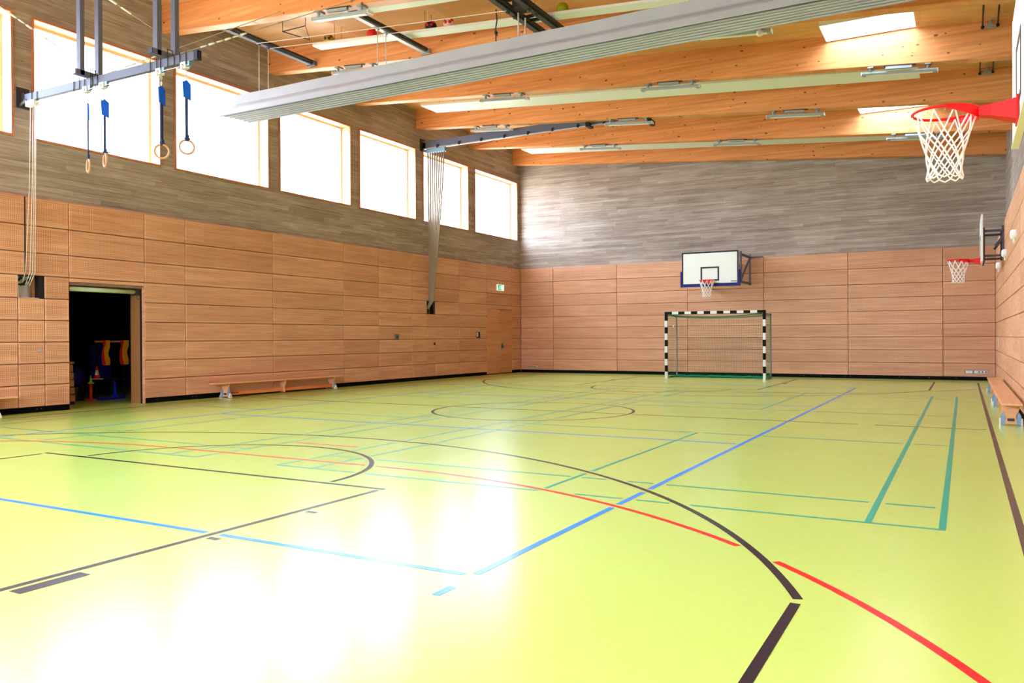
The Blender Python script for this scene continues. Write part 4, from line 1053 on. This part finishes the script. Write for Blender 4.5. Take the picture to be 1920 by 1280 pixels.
for n_, (y, lb) in enumerate(((16.45, 'white round wall mount behind the side hoop, the one nearest us at the photo edge'), (20.1, 'white round wall mount right behind the arms of the side hoop'), (23.7, 'white round wall mount below the arms of the side hoop, nearest the end wall'))):
    t = thing('wall_mount', lb, 'wall mount', (XR, y, 3.03), 'white mounts on the side wall'); b = MB()
    b.lathe((XR-.09, y, 3.03), [(.0005, 0), (.06, .005), (.085, .03), (.085, .093)], 18, axis='x'); b.build('cover', M_whitep, t)
    b = MB(); b.bar((XR-.03, y, 2.95), (XR-.03, y, 2.88), .03, .03); b.build('tail', M_whitep, t)
# plate on right wall
b = MB(); b.box((XR-.012, 24.6, .98), (XR+.002, 24.85, 1.22)); tag(b.build('wall_plate', M_galv), 'small metal plate on the side wall close to the end wall corner', 'plate')

# ================================================================ storage room contents
SX = -16.6
def cone(name, c, h, r_, m1, m2, label, cat='cone', stand=None):
    t = thing(name, label, cat, c)
    b = MB(); b.lathe(c, [(r_, .02), (r_*.68, h*.33)], 16); b.build('lower_band', m1, t)
    b = MB(); b.lathe(c, [(r_*.68, h*.33), (r_*.4, h*.66)], 16); b.build('middle_band', m2, t)
    b = MB(); b.lathe(c, [(r_*.4, h*.66), (r_*.12, h), (.0005, h)], 16); b.build('tip', m1, t)
    b = MB(); b.cbox((c[0], c[1], c[2]+.01), (r_*2.4, r_*2.4, .02)); b.build('foot', m2 if name != 'marker_cone' else m1, t)
    return t
# dark trolley that carries mats, bar and cones
t = thing('equipment_trolley', 'dark trolley with an upright blue mat inside the storage room', 'trolley', (SX-.4, 11.5, 0))
b = MB(); b.cbox((SX-.4, 11.45, .40), (.5, 1.1, .05)); b.build('deck', M_dark, t)
for y in (10.95, 11.95):
    for x in (SX-.6, SX-.2): b = MB(); b.cyl((x, y, 0), (x, y, .40), .03, 8); b.build('leg', M_dark, t)
b = MB(); b.cbox((SX-.45, 11.55, .80), (.12, .45, .75)); tag(b.build('gym_mat', M_mat, None, bevel=.02), 'upright blue mat on the trolley between the hanging bibs', 'mat')
t = thing('bib_rack', 'pale wooden bar on two posts holding orange bibs in the dark storage room', 'rack', (SX, 11.5, 0))
b = MB(); b.bar((SX, 11.12, 1.255), (SX, 11.93, 1.255), .04, .045); b.build('bar', M_store_wood, t)
for y in (11.2, 11.88): b = MB(); b.bar((SX-.08, y, 0), (SX-.08, y, 1.25), .03, .03); b.build('post', M_dark, t)
for (ya, yb_, lb) in ((11.27, 11.42, 'orange and red bib hanging at the inner end of the pale bar'), (11.70, 11.88, 'orange and red bib hanging at the outer end of the pale bar')):
    t = thing('sports_bib', lb, 'bib', (SX, (ya+yb_)/2, 1.28), 'bibs hung on the bar')
    for k, m_ in ((0, M_bibr), (1, M_bibo)):
        b = MB(); v = []; n_ = 8; fs = []
        a0_ = ya+(yb_-ya)*(.0 if k == 0 else .30); a1_ = ya+(yb_-ya)*(.5 if k == 0 else 1.0)
        for i in range(n_+1):
            z = 1.285-.55*i/n_
            for s_ in (0, 1):
                for y in (a0_, (a0_+a1_)/2, a1_): v.append((SX+.03+.02*k+.012*math.sin(i*1.7+y*30)+s_*.012, y+.02*math.sin(i*.9+k), z))
        for i in range(n_):
            for s_ in (0, 1):
                for j in (0, 1): q_ = i*6+s_*3+j; fs.append((q_, q_+1, q_+7, q_+6))
        b.add(v, fs, 0, True); b.build('cloth', m_, t, recalc=False)
cone('traffic_cone', (SX+.02, 11.15, .43), .30, .075, M_conered, M_white, 'red and white striped cone in the storage room')
cone('marker_cone', (SX+.25, 10.85, .36), .18, .04, M_conegreen, M_conegreen, 'pale green cone in the storage room', 'cone')
b = MB(); b.lathe((SX+.25, 10.85, 0), [(.10, 0), (.10, .02), (.03, .03), (.03, .34), (.05, .36)], 14); tag(b.build('cone_stand', M_conered), 'dark red stand under the pale green cone', 'stand')
t = thing('blue_stand', 'blue upright stand with a wide flat foot inside the storage doorway', 'stand', (SX+.3, 11.35, 0))
b = MB(); b.lathe((SX+.3, 11.38, 0), [(.07, .05), (.03, .12), (.025, .38), (.0005, .39)], 14); b.build('upright', M_coneblue, t)
b = MB(); b.cbox((SX+.3, 11.25, .025), (.35, .55, .05)); b.build('foot', M_mat, t, bevel=.01)
t = thing('exercise_ball', 'large dark blue exercise ball in the shadow of the storage room', 'ball', (SX, 10.62, .22))
b = MB(); b.ball((SX, 10.62, .50), .22, 24, 14); b.build('ball_shell', M_mat, t); b = MB(); b.lathe((SX, 10.62, .0), [(.2, 0), (.2, .30)], 16); b.build('ring_base', M_dark, t)
t = thing('vaulting_box', 'wooden vaulting box just inside the storage doorway', 'vaulting box', (SX+.9, 9.85, 0))
for k in range(5): b = MB(); b.box((SX+.6, 9.55, .06+.15*k), (SX+1.0, 10.02-.01*k, .195+.15*k)); b.build('section', M_store_wood, t, bevel=.01)
b = MB(); b.box((SX+.58, 9.5, .81), (SX+1.02, 10.0, .87)); b.build('padded_top', M_jamb, t, bevel=.02)
b = MB(); b.box((SX+.6, 9.55, 0), (SX+1.0, 10.0, .06)); b.build('base', M_dark, t)
